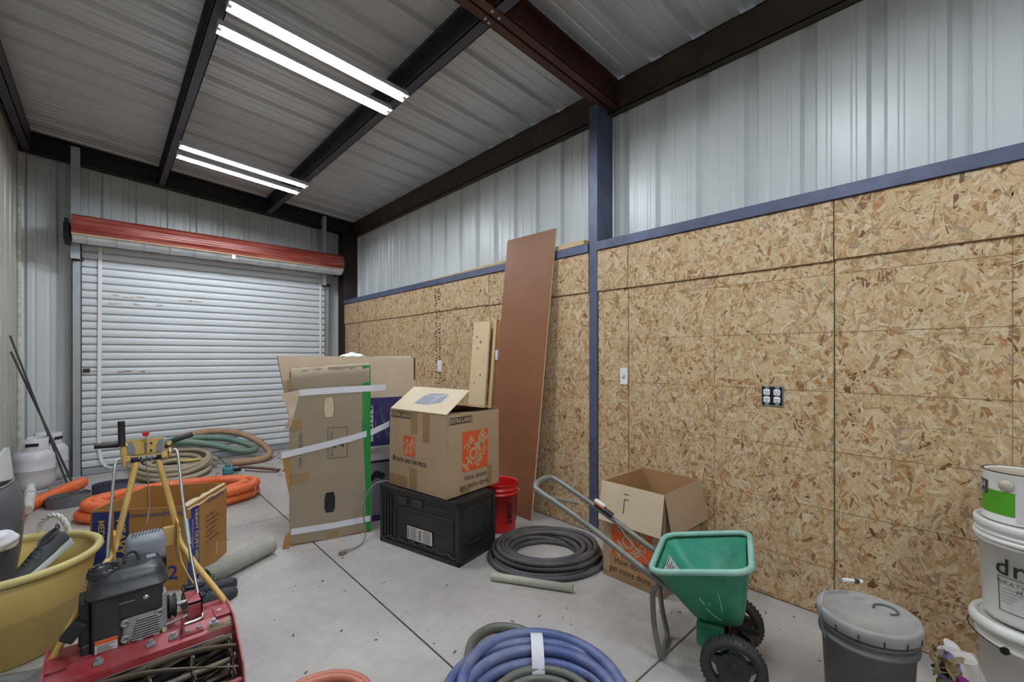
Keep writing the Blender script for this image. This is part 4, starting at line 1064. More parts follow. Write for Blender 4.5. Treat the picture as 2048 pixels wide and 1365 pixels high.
# ---- broadcast spreader
SO = Vector((1.824, 1.002, 0)); sf = Vector((0.343, -0.9393, 0)); sl = Vector((0.9393, 0.343, 0))
t = thing('broadcast_spreader', 'green broadcast spreader with dusty hopper and black wheels', 'spreader', SO)
def S(t_, w, z): return SO+sf*t_+sl*w+Vector((0, 0, z))
mat('hopper_green', (22, 118, 84), 0.45, 0, 0.10, 5.0, dirt=(110, 160, 140), dirt_amt=0.35, dirt_scale=4)
mat('hopper_dusty', (132, 180, 164), 0.6, 0, 0.10, 8.0, dirt=(176, 196, 186), dirt_amt=0.5, dirt_scale=9)
mat('dust', (168, 166, 152), 0.9, 0, 0.15, 12); mat('tube_grey', (128, 128, 122), 0.45, 0.3, 0.12, 8.0, dirt=(96, 92, 84), dirt_amt=0.4)
mat('tyre', (38, 37, 37), 0.65, 0, 0.2, 12.0, dirt=(92, 84, 76), dirt_amt=0.5, dirt_scale=5); mat('wheel_black', (30, 30, 31), 0.5, 0, 0.2)
def rrect(t0, t1, w0, w1, r, z0, z1, n=6, tp=None):
    """rounded rectangle loop in (t, w); z runs from z0 at t0 to z1 at t1"""
    pts = []
    for (ct, cw, a0) in ((t1-r, w1-r, 0), (t0+r, w1-r, 90), (t0+r, w0+r, 180), (t1-r, w0+r, 270)):
        for k in range(n+1):
            a = R(a0+90*k/n); tt = ct+r*math.cos(a); ww = cw+r*math.sin(a)
            zz = z0+(z1-z0)*(tt-t0)/(t1-t0); pts.append(S(tt, ww, zz))
    return pts
outer = [rrect(-0.03, 0.355, -0.115, 0.325, 0.06, 0.435, 0.518), rrect(-0.015, 0.348, -0.105, 0.315, 0.06, 0.42, 0.503), rrect(0.03, 0.342, -0.085, 0.295, 0.06, 0.37, 0.42), rrect(0.09, 0.335, -0.06, 0.265, 0.055, 0.30, 0.325), rrect(0.125, 0.325, -0.01, 0.21, 0.05, 0.24, 0.245), rrect(0.15, 0.305, 0.03, 0.17, 0.045, 0.218, 0.218)]
inner = [rrect(-0.010, 0.338, -0.097, 0.307, 0.055, 0.432, 0.511), rrect(0.035, 0.334, -0.077, 0.287, 0.055, 0.372, 0.42), rrect(0.095, 0.328, -0.052, 0.257, 0.05, 0.305, 0.33), rrect(0.13, 0.318, -0.002, 0.202, 0.045, 0.248, 0.25), rrect(0.155, 0.298, 0.038, 0.162, 0.04, 0.226, 0.226)]
def loft(rings, cap0=False, cap1=True):
    mb = MB(); n = len(rings[0]); vs = [p for r_ in rings for p in r_]
    mb.add(vs, [(j*n+i, j*n+(i+1) % n, (j+1)*n+(i+1) % n, (j+1)*n+i) for j in range(len(rings)-1) for i in range(n)], True)
    if cap1: mb.add(rings[-1], [tuple(range(n))])
    return mb
H = loft(outer); n_ = len(outer[0])
hop = H.build('hopper', 'hopper_green', t, world=True)
mat('hopper_lining', (58, 150, 124), 0.5, 0, 0.10, 6.0, dirt=(120, 176, 156), dirt_amt=0.6, dirt_scale=5)
loft(inner).build('hopper_inside', 'hopper_lining', hop, world=True)
rim = [rrect(-0.030, 0.355, -0.115, 0.325, 0.06, 0.445, 0.528)]
MB().tube(rim[0], 0.013, 8, closed=True).build('rim', 'hopper_dusty', hop, world=True)
mb = MB(); mb.grid(lambda u, v: S(0.06+0.235*u, 0.0+0.2*v, 0.262+0.05*(1-u)+0.02*math.sin(v*PI)+0.004*math.sin(u*20+v*9)), 14, 12); mb.build('dust_residue', 'dust', t, world=True)
for w0 in (0.0, 0.09): pass
st_ = MB().add([S(0.013, -0.01, 0.418), S(0.013, 0.16, 0.418), S(0.072, 0.155, 0.343), S(0.072, 0.0, 0.343)], [(0, 1, 2, 3)]).build('caution_sticker', 'white_print', t, world=True)
mb = MB(); rr = random.Random(2)
for k in range(9):
    q = k/9.0; w0 = 0.01+rr.uniform(0, .03); mb.add([S(0.0165+0.056*q, w0, 0.4165-0.073*q), S(0.0165+0.056*q, w0+rr.uniform(.06, .12), 0.4165-0.073*q), S(0.0190+0.056*q, w0+0.10, 0.413-0.073*q), S(0.0190+0.056*q, w0, 0.413-0.073*q)], [(0, 1, 2, 3)])
mb.build('sticker_text', 'dark_print', st_, world=True)
scr = MB()
def SW(tt, z):
    w_ = -0.105+(0.42-z)*0.30 if z > 0.30 else -0.060+(0.30-z)*0.83
    return S(tt, w_-0.003, z)
for pts in ([(0.235, 0.415), (0.245, 0.37), (0.250, 0.325)], [(0.165, 0.375), (0.185, 0.345)], [(0.190, 0.33), (0.215, 0.30), (0.245, 0.275)], [(0.20, 0.36), (0.205, 0.35)]):
    scr.tube([SW(*p) for p in pts], 0.0016, 5)
scr.build('scratches', 'hopper_dusty', t, world=True)
# handle tube
hp = spline([S(0.055, 0.0, 0.325), S(0.0, 0.0, 0.352), S(-0.15, 0.0, 0.442), S(-0.30, 0.0, 0.53), S(-0.45, 0.0, 0.61), S(-0.585, 0.0, 0.675), S(-0.625, 0.03, 0.692), S(-0.635, 0.10, 0.700), S(-0.620, 0.17, 0.702), S(-0.585, 0.20, 0.692), S(-0.45, 0.20, 0.625), S(-0.30, 0.20, 0.545), S(-0.15, 0.20, 0.458), S(0.0, 0.20, 0.372), S(0.055, 0.20, 0.335)], 6)
MB().tube(hp, 0.0145, 10).build('handle_tube', 'tube_grey', t, world=True)
MB().tube([S(-0.36, 0.20, 0.590), S(-0.31, 0.20, 0.565), S(-0.27, 0.20, 0.540)], 0.017, 10).build('control_grip', 'black_plastic', t, world=True)
MB().cbox(-0.03, 0.03, -0.014, 0.014, 0.0, 0.016, 0.006, M=frame(S(-0.34, 0.20, 0.592), sf+Vector((0, 0, -0.55)), sl)).build('control_dial', 'white_plastic', t, world=True)
MB().cbox(-0.032, 0.032, -0.016, 0.016, -0.004, 0.004, 0.003, M=frame(S(-0.335, 0.20, 0.588), sf+Vector((0, 0, -0.55)), sl)).build('control_dial_base', 'orange_print', t, world=True)
MB().tube(spline([S(-0.30, 0.20, 0.58), S(-0.20, 0.17, 0.47), S(-0.10, 0.12, 0.40), S(-0.04, 0.09, 0.37)], 6), 0.003, 6).build('control_rod', 'tube_grey', t, world=True)
MB().tube(spline([S(-0.50, 0.012, 0.63), S(-0.35, 0.016, 0.55), S(-0.2, 0.02, 0.45), S(-0.05, 0.07, 0.375), S(-0.035, 0.085, 0.37)], 6), 0.0022, 6).build('control_cable', 'black_plastic', t, world=True)
mb = MB(); F = frame(S(-0.045, 0.10, 0.375), sl, (0, 0, 1)); mb.lathe([(0.0, 0.018), (0.024, 0.018), (0.028, 0.0), (0.026, -0.004)], 20, M=F); mb.build('rate_dial', 'orange_print', t, world=True)
# lever pair below the grip
for (a, b_, c) in ((S(-0.545, 0.02, 0.652), S(-0.50, 0.06, 0.632), S(-0.43, 0.13, 0.605)), (S(-0.545, 0.015, 0.652), S(-0.46, 0.035, 0.60), S(-0.39, 0.05, 0.555))):
    MB().tube(spline([a, b_, c], 5), 0.0075, 8).build('lever', 'tube_grey', t, world=True)
# stand: U tube with two legs
st = spline([S(-0.005, 0.0, 0.335), S(-0.030, 0.0, 0.318), S(-0.036, 0.0, 0.27), S(-0.028, 0.0, 0.15), S(-0.008, 0.0, 0.05), S(0.0, 0.010, 0.018), S(0.0, 0.04, 0.0125), S(0.0, 0.16, 0.0125), S(0.0, 0.19, 0.018), S(-0.008, 0.20, 0.05), S(-0.028, 0.20, 0.15), S(-0.036, 0.20, 0.27), S(-0.030, 0.20, 0.318), S(-0.005, 0.20, 0.345)], 6)
MB().tube(st, 0.0120, 10).build('stand', 'tube_grey', t, world=True)
# gearbox, axle, spinner
MB().cbox(-0.055, 0.055, -0.07, 0.07, -0.05, 0.06, 0.015, M=frame(S(0.20, 0.07, 0.165), sf, sl)).build('gearbox', 'hopper_green', t, world=True)
MB().cyl(S(0.29, -0.10, 0.12), S(0.29, 0.27, 0.12), 0.008, 10).build('axle', 'tube_grey', t, world=True)
mb = MB(); mb.lathe([(0.0, 0.0), (0.10, 0.0), (0.10, 0.004), (0.0, 0.004)], 28, c=tuple(S(0.29, 0.10, 0.165))); 
for k in range(6):
    Mx = Matrix.Translation(S(0.29, 0.10, 0.169)) @ Matrix.Rotation(k*PI/3, 4, 'Z'); mb.box(0.02, 0.10, -0.0015, 0.0015, 0, 0.02, M=Mx)
mb.build('spinner', 'wheel_black', t, world=True)
MB().tube([S(0.27, 0.06, 0.23), S(0.275, 0.055, 0.18)], 0.004, 6).build('agitator_pin', 'red_print', t, world=True)
for w in (-0.085, 0.255):
    Fw = frame(S(0.29, w, 0.121), sf, (0, 0, 1))
    tm = MB(); tm.lathe([(0.088, -0.024), (0.105, -0.027), (0.118, -0.020), (0.121, -0.006), (0.121, 0.006), (0.118, 0.020), (0.105, 0.027), (0.088, 0.024), (0.084, 0.0), (0.088, -0.024)], 48, M=Fw)
    for k in range(40):
        Mx = Fw @ Matrix.Rotation(2*PI*k/40, 4, 'Z'); tm.box(0.116, 0.1225, -0.0025, 0.0025, -0.022, 0.022, M=Mx)
    wh = tm.build('wheel', 'tyre', t, world=True)
    hm = MB(); hm.lathe([(0.091, -0.016), (0.082, -0.018), (0.080, 0.0), (0.082, 0.018), (0.091, 0.016)], 40, M=Fw)
    hm.lathe([(0.062, 0.016), (0.062, -0.016), (0.055, -0.012), (0.02, -0.004), (0.014, -0.016), (0.0, -0.016)], 30, M=Fw); hm.lathe([(0.062, 0.016), (0.055, 0.012), (0.02, 0.004), (0.014, 0.016), (0.0, 0.016)], 30, M=Fw)
    for k in range(5):
        Mx = Fw @ Matrix.Rotation(2*PI*k/5+0.3, 4, 'Z'); hm.prism([(0.058, -0.022), (0.086, -0.010), (0.086, 0.010), (0.058, 0.022)], 'z', -0.013, 0.013)
        nn = 16  # move the last prism's vertices into place
        for i in range(len(hm.v)-nn, len(hm.v)): hm.v[i] = tuple(Mx @ Vector(hm.v[i]))
    hm.build('wheel_hub', 'wheel_black', wh, world=True)

# ================================================================== LEFT-HAND OBJECTS
# ---- reel mower, facing the camera
mat('mower_red', (150, 34, 42), 0.4, 0.1, 0.12, 6.0, dirt=(172, 124, 126), dirt_amt=0.75, dirt_scale=4)
mat('mower_yellow', (214, 178, 104), 0.4, 0.0, 0.10, 8.0, dirt=(150, 104, 50), dirt_amt=0.35, dirt_scale=9)
mat('engine_black', (36, 37, 40), 0.42, 0, 0.12, 8.0, dirt=(70, 70, 74), dirt_amt=0.35, dirt_scale=7)
mat('cast_alloy', (168, 168, 170), 0.42, 0.35, 0.12, 12.0, dirt=(100, 98, 96), dirt_amt=0.4, dirt_scale=8)
mat('engine_grey', (140, 144, 152), 0.5, 0.1, 0.06, 6.0)
mat('reel_steel', (112, 100, 88), 0.55, 0.5, 0.25, 20.0, dirt=(74, 60, 48), dirt_amt=0.7, dirt_scale=10)
mat('rubber', (24, 24, 25), 0.6, 0, 0.15); mat('orange_label', (222, 96, 40), 0.5, 0, 0.05)
t = thing('reel_mower', 'red and yellow reel mower with black engine in the left foreground', 'mower', (0.12, 2.25, 0))
X0, X1 = -0.158, 0.400
EOFF = [Vector((0, 0, 0))]
def wb(mb, name, m, par=None):
    mb.v = [tuple(Vector(p)+EOFF[0]) for p in mb.v]
    return mb.build(name, m, par or t, world=True)
# deck plate with front lip and end flanges
mb = MB(); prof = [(2.40, 0.252), (2.25, 0.252), (2.19, 0.222), (2.185, 0.196), (2.190, 0.196), (2.196, 0.219), (2.252, 0.247), (2.40, 0.247)]; mb.prism(prof, 'x', X0, X1); deck = wb(mb, 'deck', 'mower_red')
for x in (X0-0.006, X1):
    mb = MB(); mb.prism([(2.42, 0.262), (2.20, 0.262), (2.02, 0.15), (1.985, 0.07), (2.02, 0.02), (2.16, 0.02), (2.34, 0.05), (2.42, 0.12)], 'x', x, x+0.006); wb(mb, 'side_plate', 'mower_red')
for x, s in ((X0, 1), (X1, -1)):
    mb = MB(); mb.box(min(x, x+s*0.055), max(x, x+s*0.055), 2.235, 2.33, 0.252, 0.257); wb(mb, 'end_flange', 'mower_red')
MB_ = MB(); MB_.cyl((X0, 2.02, 0.085), (X1, 2.02, 0.085), 0.010, 10); wb(MB_, 'front_tie_bar', 'mower_red')
# reel
RY, RZ, RR = 2.115, 0.122, 0.095
MB_ = MB(); MB_.cyl((X0, RY, RZ), (X1, RY, RZ), 0.012, 10); wb(MB_, 'reel_shaft', 'reel_steel')
for k in range(5):
    x = X0+0.02+k*(X1-X0-0.04)/4; mb = MB()
    Mx = Matrix.Translation((x, RY, RZ)) @ Matrix.Rotation(PI/2, 4, 'Y')
    for q in range(7):
        mb.box(0.008, RR-0.006, -0.006, 0.006, -0.0025, 0.0025, M=Mx @ Matrix.Rotation(2*PI*(q+k*0.62)/7, 4, 'Z'))
    mb.lathe([(0.03, -0.003), (0.03, 0.003), (0.012, 0.003), (0.012, -0.003)], 14, M=Mx); wb(mb, 'reel_spider', 'reel_steel')
for q in range(7):
    vs = []; nn = 30
    for i in range(nn+1):
        s = i/nn; a = 2*PI*q/7+s*2.3; x = X0+0.012+s*(X1-X0-0.024)
        for rr_, da in ((RR, 0), (RR, 0.05), (RR-0.022, 0.05), (RR-0.022, 0)):
            vs.append((x, RY-rr_*math.sin(a+da), RZ+rr_*math.cos(a+da)))
    mb = MB(); mb.add(vs, [(4*i+j, 4*i+(j+1) % 4, 4*i+4+(j+1) % 4, 4*i+4+j) for i in range(nn) for j in range(4)], True); wb(mb, 'reel_blade', 'reel_steel')
MB_ = MB(); MB_.box(X0, X1, 2.14, 2.17, 0.016, 0.03); wb(MB_, 'bed_knife', 'reel_steel')
MB_ = MB(); MB_.cyl((X0+0.01, 2.30, 0.062), (X1-0.01, 2.30, 0.062), 0.0615, 24); wb(MB_, 'drive_roller', 'rubber')
MB_ = MB(); MB_.cyl((X0+0.01, 2.01, 0.030), (X1-0.01, 2.01, 0.030), 0.0295, 16); wb(MB_, 'front_roller', 'rubber')
for (x, y) in ((-0.02, 2.222), (0.20, 2.222), (0.335, 2.222), (0.365, 2.29), (0.13, 2.225)):
    mb = MB(); mb.cyl((x, y, 0.240), (x, y, 0.258), 0.009, 6, smooth=False); mb.box(x-0.014, x+0.014, y-0.012, y+0.012, 0.236, 0.246); wb(mb, 'deck_bolt', 'galvanised')
# dry grass left on the deck
mat('dry_grass', (160, 156, 118), 0.9, 0, 0.3, 30)
mb = MB(); rr = random.Random(17)
for k in range(60):
    x = rr.uniform(0.30, 0.385); y = rr.uniform(2.185, 2.215); a = rr.uniform(-.6, .6); l = rr.uniform(.015, .04); z = 0.222+(y-2.19)*0.5+rr.uniform(0.002, .010)
    mb.tube([(x, y, z), (x+l*math.cos(a), y+l*math.sin(a)*0.4, z+0.004)], 0.0008, 4)
g = wb(mb, 'dry_grass', 'dry_grass'); g['kind'] = 'stuff'
# engine
EOFF[0] = Vector((0, -0.062, -0.020))
eng = MB(); eng.cbox(0.045, 0.168, 2.338, 2.50, 0.245, 0.372, 0.010); eng.cbox(0.035, 0.178, 2.325, 2.50, 0.2475, 0.268, 0.004); eng = wb(eng, 'crankcase', 'cast_alloy')
for k in range(9):
    z = 0.275+k*0.0095; mb = MB(); mb.cbox(0.075+0.002*k, 0.160, 2.325, 2.345, z, z+0.0045, 0.0012); wb(mb, 'cooling_fin', 'cast_alloy', eng)
for (x, z) in ((0.056, 0.352), (0.056, 0.290), (0.160, 0.355), (0.10, 0.262), (0.150, 0.262)):
    mb = MB(); F = frame((x, 2.336, z), (1, 0, 0), (0, 0, 1)); mb.lathe([(0.014, -0.01), (0.014, 0.010), (0.007, 0.011), (0.007, 0.002), (0.0, 0.002)], 16, M=F); wb(mb, 'bolt_boss', 'cast_alloy', eng)
sh = MB(); sh.cbox(-0.040, 0.046, 2.328, 2.52, 0.2475, 0.475, 0.010); sh.cbox(-0.040, 0.172, 2.332, 2.53, 0.365, 0.478, 0.010); sh = wb(sh, 'engine_shroud', 'engine_black')
mb = MB(); mb.box(-0.01, 0.085, 2.3285, 2.3325, 0.432, 0.4345); wb(mb, 'shroud_crease', 'grey_print', sh)
mb = MB(); F = frame((0.118, 2.331, 0.432), (1, 0, 0), (0, 0, 1)); mb.lathe([(0.010, 0.0), (0.010, 0.004), (0.0, 0.005)], 16, M=F); wb(mb, 'shroud_screw', 'chrome', sh)
# air cleaner / tank with rounded top
rings = []
def rr2(x0, x1, y0, y1, r, z, n=5):
    pts = []
    for (cx, cy_, a0) in ((x1-r, y1-r, 0), (x0+r, y1-r, 90), (x0+r, y0+r, 180), (x1-r, y0+r, 270)):
        for k in range(n+1):
            a = R(a0+90*k/n); pts.append(Vector((cx+r*math.cos(a), cy_+r*math.sin(a), z)))
    return pts
rings = [rr2(-0.048, 0.184, 2.318, 2.54, 0.035, 0.470), rr2(-0.054, 0.190, 2.312, 2.545, 0.038, 0.474), rr2(-0.054, 0.190, 2.312, 2.545, 0.038, 0.482), rr2(-0.044, 0.180, 2.322, 2.535, 0.038, 0.486), rr2(-0.042, 0.178, 2.326, 2.532, 0.040, 0.520), rr2(-0.030, 0.166, 2.338, 2.520, 0.045, 0.542), rr2(-0.005, 0.14, 2.365, 2.495, 0.045, 0.552)]
air = wb(loft(rings, cap1=True), 'engine_cover', 'engine_black')
c = (-0.005, 2.40, 0.545)
mb = MB(); mb.lathe([(0.050, -0.01), (0.050, 0.012), (0.044, 0.018), (0.020, 0.020), (0.018, 0.016), (0.0, 0.016)], 28, c=c); cap = wb(mb, 'fuel_cap', 'engine_black')
for k in range(14):
    a = 2*PI*k/14; mb = MB(); mb.box(0.022, 0.046, -0.002, 0.002, 0.017, 0.022, M=Matrix.Translation(c) @ Matrix.Rotation(a, 4, 'Z')); wb(mb, 'cap_rib', 'rubber', cap)
MB_ = MB(); MB_.tube(spline([(0.055, 2.43, 0.552), (0.06, 2.45, 0.575), (0.085, 2.455, 0.582), (0.10, 2.44, 0.565), (0.10, 2.43, 0.55)], 6), 0.006, 8); wb(MB_, 'starter_handle', 'rubber')
MB_ = MB(); MB_.tube(spline([(-0.045, 2.36, 0.52), (-0.062, 2.35, 0.535), (-0.055, 2.39, 0.56), (-0.02, 2.44, 0.566), (0.03, 2.45, 0.56)], 6), 0.002, 5); wb(MB_, 'starter_cord', 'cord_grey')
MB_ = MB(); MB_.box(0.125, 0.155, 2.42, 2.46, 0.5515, 0.5535); wb(MB_, 'cover_sticker', 'grey_print', air)
# muffler guard
rings = [rr2(0.062, 0.200, 2.548, 2.66, 0.03, 0.50), rr2(0.062, 0.200, 2.548, 2.66, 0.03, 0.575), rr2(0.072, 0.190, 2.556, 2.65, 0.03, 0.598), rr2(0.092, 0.170, 2.575, 2.63, 0.025, 0.604)]
mg = wb(loft(rings), 'muffler_guard', 'engine_grey')
for k in range(9):
    x = 0.082+k*0.011; mb = MB(); mb.add([(x, 2.572, 0.6065), (x+0.004, 2.572, 0.6065), (x+0.014, 2.625, 0.6065), (x+0.010, 2.625, 0.6065)], [(0, 1, 2, 3)]); wb(mb, 'vent_slot', 'dark_gap', mg)
MB_ = MB(); MB_.box(0.068, 0.198, 2.53, 2.655, 0.44, 0.50); wb(MB_, 'muffler', 'black_metal')
# side duct, carburettor side
MB_ = MB(); MB_.cbox(-0.075, -0.040, 2.35, 2.46, 0.30, 0.47, 0.008); wb(MB_, 'blower_housing', 'rubber')
MB_ = MB(); MB_.cbox(-0.022, 0.022, -0.018, 0.018, -0.070, 0.0, 0.005, M=Matrix.Translation((-0.065, 2.34, 0.405)) @ Matrix.Rotation(R(38), 4, 'Y')); wb(MB_, 'deflector', 'rubber')
MB_ = MB(); MB_.cbox(-0.070, -0.040, 2.345, 2.40, 0.2475, 0.31, 0.008); wb(MB_, 'lower_cowl', 'engine_black')
# warning label
lb = MB(); lb.box(-0.030, 0.034, 2.3262, 2.3275, 0.256, 0.318); lb = wb(lb, 'warning_label', 'white_print')
mb = MB(); mb.box(-0.030, 0.034, 2.3252, 2.3263, 0.304, 0.318); wb(mb, 'label_header', 'orange_label', lb)
mb = MB(); rr = random.Random(1)
for k in range(8): mb.box(-0.024, 0.028-rr.uniform(0, .02), 2.3252, 2.3260, 0.297-k*0.005, 0.2985-k*0.005)
wb(mb, 'label_text', 'dark_print', lb)
# output shaft, belt wheel, bracket
MB_ = MB(); MB_.cyl((0.168, 2.40, 0.335), (0.300, 2.40, 0.335), 0.009, 10); wb(MB_, 'output_shaft', 'cast_alloy')
mb = MB(); mb.cyl((0.150, 2.375, 0.38), (0.185, 2.375, 0.38), 0.022, 14); mb.cbox(0.150, 0.185, 2.335, 2.40, 0.27, 0.43, 0.01); wb(mb, 'sump_cover', 'cast_alloy')
Fp = frame((0.205, 2.40, 0.335), (0, 1, 0), (0, 0, 1)); mb = MB(); mb.lathe([(0.0, -0.014), (0.045, -0.014), (0.048, -0.008), (0.036, 0.0), (0.048, 0.008), (0.045, 0.014), (0.0, 0.014)], 28, M=Fp); wb(mb, 'drive_pulley', 'rubber')
mb = MB(); mb.box(0.255, 0.305, 2.345, 2.351, 0.25, 0.345); mb.box(0.255, 0.305, 2.345, 2.47, 0.339, 0.345); mb.box(0.300, 0.305, 2.345, 2.47, 0.25, 0.345); wb(mb, 'clutch_bracket', 'mower_red')
mb = MB(); mb.box(0.222, 0.30, 2.268, 2.32, 0.252, 0.259); mb.box(0.228, 0.236, 2.28, 2.31, 0.259, 0.325); wb(mb, 'clutch_mount', 'mower_red')
for k, (x, y) in enumerate(((0.245, 2.285), (0.285, 2.285), (0.29, 2.31))): MB_ = MB(); MB_.cyl((x, y, 0.258), (x, y, 0.268), 0.009, 6, smooth=False); wb(MB_, 'mount_bolt', 'galvanised')
MB_ = MB(); MB_.cyl((0.180, 2.325, 0.30), (0.25, 2.325, 0.31), 0.005, 8); wb(MB_, 'link_rod', 'chrome')
MB_ = MB(); MB_.cyl((0.168, 2.33, 0.275), (0.182, 2.33, 0.275), 0.013, 12); wb(MB_, 'oil_plug', 'dry_grass')
# handle frame: one bent yellow tube each side
EOFF[0] = Vector((0, 0, 0))
MB_ = MB(); MB_.tube(spline([(-0.146, 2.345, 0.240), (-0.125, 2.36, 0.285), (-0.085, 2.40, 0.36), (-0.045, 2.47, 0.43), (0.022, 2.62, 0.50), (0.037, 2.665, 0.535), (0.055, 2.68, 0.62), (0.085, 2.72, 0.76), (0.108, 2.75, 0.868)], 6), 0.0125, 10); wb(MB_, 'handle_leg', 'mower_yellow')
MB_ = MB(); MB_.tube(spline([(0.408, 2.345, 0.236), (0.37, 2.40, 0.30), (0.305, 2.52, 0.40), (0.262, 2.62, 0.475), (0.252, 2.665, 0.535), (0.238, 2.69, 0.62), (0.212, 2.72, 0.75), (0.188, 2.75, 0.866)], 6), 0.0125, 10); wb(MB_, 'handle_leg', 'mower_yellow')
mb = MB(); mb.box(0.20, 0.255, 2.635, 2.66, 0.47, 0.555); mb.box(0.249, 0.256, 2.60, 2.68, 0.40, 0.58); wb(mb, 'handle_gusset', 'mower_yellow')
mb = MB(); mb.box(0.026, 0.034, 2.60, 2.68, 0.46, 0.58); wb(mb, 'handle_gusset', 'mower_yellow')
for k in range(4): MB_ = MB(); MB_.cyl((0.256, 2.64, 0.44+k*0.03), (0.266, 2.64, 0.44+k*0.03), 0.006, 6, smooth=False); wb(MB_, 'gusset_bolt', 'chrome')
MB_ = MB(); MB_.cyl((0.062, 2.745, 0.880), (0.226, 2.745, 0.880), 0.0165, 16); bar = wb(MB_, 'crossbar', 'mower_yellow')
MB_ = MB(); MB_.cyl((0.086, 2.745, 0.880), (0.200, 2.745, 0.880), 0.0172, 16); wb(MB_, 'crossbar_label', 'outlet_dark', bar)
text('7 BLADE', 'crossbar_lettering', 'white_print', bar, 0.015, FY((0.146, 2.7270, 0.885)), sx=1.2, bold=0.0006, world=True)
text('FINE CUT REEL', 'crossbar_lettering', 'white_print', bar, 0.006, FY((0.146, 2.7272, 0.873)), sx=1.2, world=True)
mb = MB(); mb.box(0.072, 0.212, 2.752, 2.760, 0.892, 0.968); mb.box(0.072, 0.212, 2.73, 2.760, 0.890, 0.895); con = wb(mb, 'console_plate', 'mower_yellow')
for (xa, xb_) in ((0.076, 0.104), (0.180, 0.208)):
    s = 1 if xa < 0.1 else -1; mb = MB(); pts = [(xa, 0.900), (xb_, 0.900), (xb_, 0.93 if s > 0 else 0.958), (xb_-0.012 if s > 0 else xb_, 0.96), (xa, 0.96)] if s > 0 else [(xa, 0.900), (xb_, 0.900), (xb_, 0.96), (xa+0.014, 0.96), (xa, 0.93)]
    mb.prism(pts, 'y', 2.7495, 2.7515); d_ = wb(mb, 'console_decal', 'grey_print', con)
mb = MB(); mb.box(0.139, 0.146, 2.7495, 2.7515, 0.905, 0.95); wb(mb, 'console_slot', 'dark_gap', con)
for z in (0.91, 0.945): MB_ = MB(); MB_.cyl((0.162, 2.7485, z), (0.162, 2.752, z), 0.005, 10); wb(MB_, 'console_hole', 'dark_gap', con)
MB_ = MB(); MB_.tube([(0.142, 2.752, 0.90), (0.142, 2.742, 0.94), (0.141, 2.735, 0.985)], 0.0022, 6); wb(MB_, 'throttle_lever', 'chrome')
mb = MB(); mb.add([(0.126, 2.73, 1.003), (0.156, 2.73, 1.003), (0.150, 2.73, 0.983), (0.132, 2.73, 0.983), (0.126, 2.742, 1.003), (0.156, 2.742, 1.003), (0.150, 2.742, 0.983), (0.132, 2.742, 0.983)], [(0,1,2,3),(4,5,6,7),(0,1,5,4),(1,2,6,5),(2,3,7,6),(3,0,4,7)]); wb(mb, 'throttle_knob', 'red_plastic')
MB_ = MB(); MB_.tube(spline([(0.142, 2.735, 0.865), (0.150, 2.70, 0.75), (0.150, 2.66, 0.66), (0.138, 2.62, 0.60)], 6), 0.003, 6); wb(MB_, 'throttle_cable', 'cord_grey')
# grips
MB_ = MB(); MB_.tube([(0.226, 2.745, 0.93), (0.242, 2.745, 0.945), (0.322, 2.75, 0.968)], 0.009, 10); wb(MB_, 'grip_tube', 'mower_yellow')
MB_ = MB(); MB_.tube([(0.240, 2.745, 0.944), (0.262, 2.746, 0.952), (0.325, 2.75, 0.969)], 0.0125, 12); wb(MB_, 'hand_grip', 'rubber')
MB_ = MB(); MB_.tube([(0.075, 2.745, 0.945), (0.05, 2.745, 0.955), (-0.030, 2.74, 0.958)], 0.009, 10); wb(MB_, 'grip_tube', 'mower_yellow')
MB_ = MB(); MB_.cyl((0.046, 2.745, 0.954), (-0.038, 2.74, 0.959), 0.0125, 12); wb(MB_, 'hand_grip', 'rubber')
MB_ = MB(); MB_.cyl((0.056, 2.72, 0.95), (0.053, 2.72, 1.065), 0.0135, 14); wb(MB_, 'lever_grip', 'rubber')
MB_ = MB(); MB_.tube([(0.057, 2.722, 0.955), (0.060, 2.725, 0.92), (0.063, 2.73, 0.85)], [0.008, 0.012, 0.006], 10); wb(MB_, 'clutch_lever', 'mower_yellow')
mb = MB(); mb.lathe([(0.022, -0.004), (0.022, 0.004), (0.0, 0.004)], 18, M=frame((0.232, 2.735, 0.895), (0, 1, 0), (0, 0, 1))); wb(mb, 'lever_pivot', 'mower_yellow')
MB_ = MB(); MB_.tube(spline([(0.06, 2.725, 0.875), (0.038, 2.71, 0.885), (0.030, 2.69, 0.85), (0.012, 2.62, 0.60), (0.006, 2.58, 0.48)], 6), 0.006, 8); wb(MB_, 'control_rod', 'chrome')
MB_ = MB(); MB_.tube(spline([(0.225, 2.73, 0.905), (0.252, 2.72, 0.905), (0.262, 2.70, 0.87), (0.270, 2.62, 0.70), (0.282, 2.50, 0.50), (0.300, 2.36, 0.31), (0.304, 2.28, 0.262), (0.292, 2.262, 0.258), (0.24, 2.258, 0.258)], 6), 0.0065, 8); wb(MB_, 'control_rod', 'chrome')
MB_ = MB(); MB_.cyl((0.2765, 2.56, 0.60), (0.2825, 2.50, 0.50), 0.010, 10); wb(MB_, 'rod_sleeve', 'galvanised')
MB_ = MB(); MB_.tube(spline([(0.258, 2.63, 0.50), (0.258, 2.57, 0.42), (0.275, 2.50, 0.37), (0.29, 2.42, 0.345)], 5), 0.004, 6); wb(MB_, 'spring_rod', 'mower_yellow')

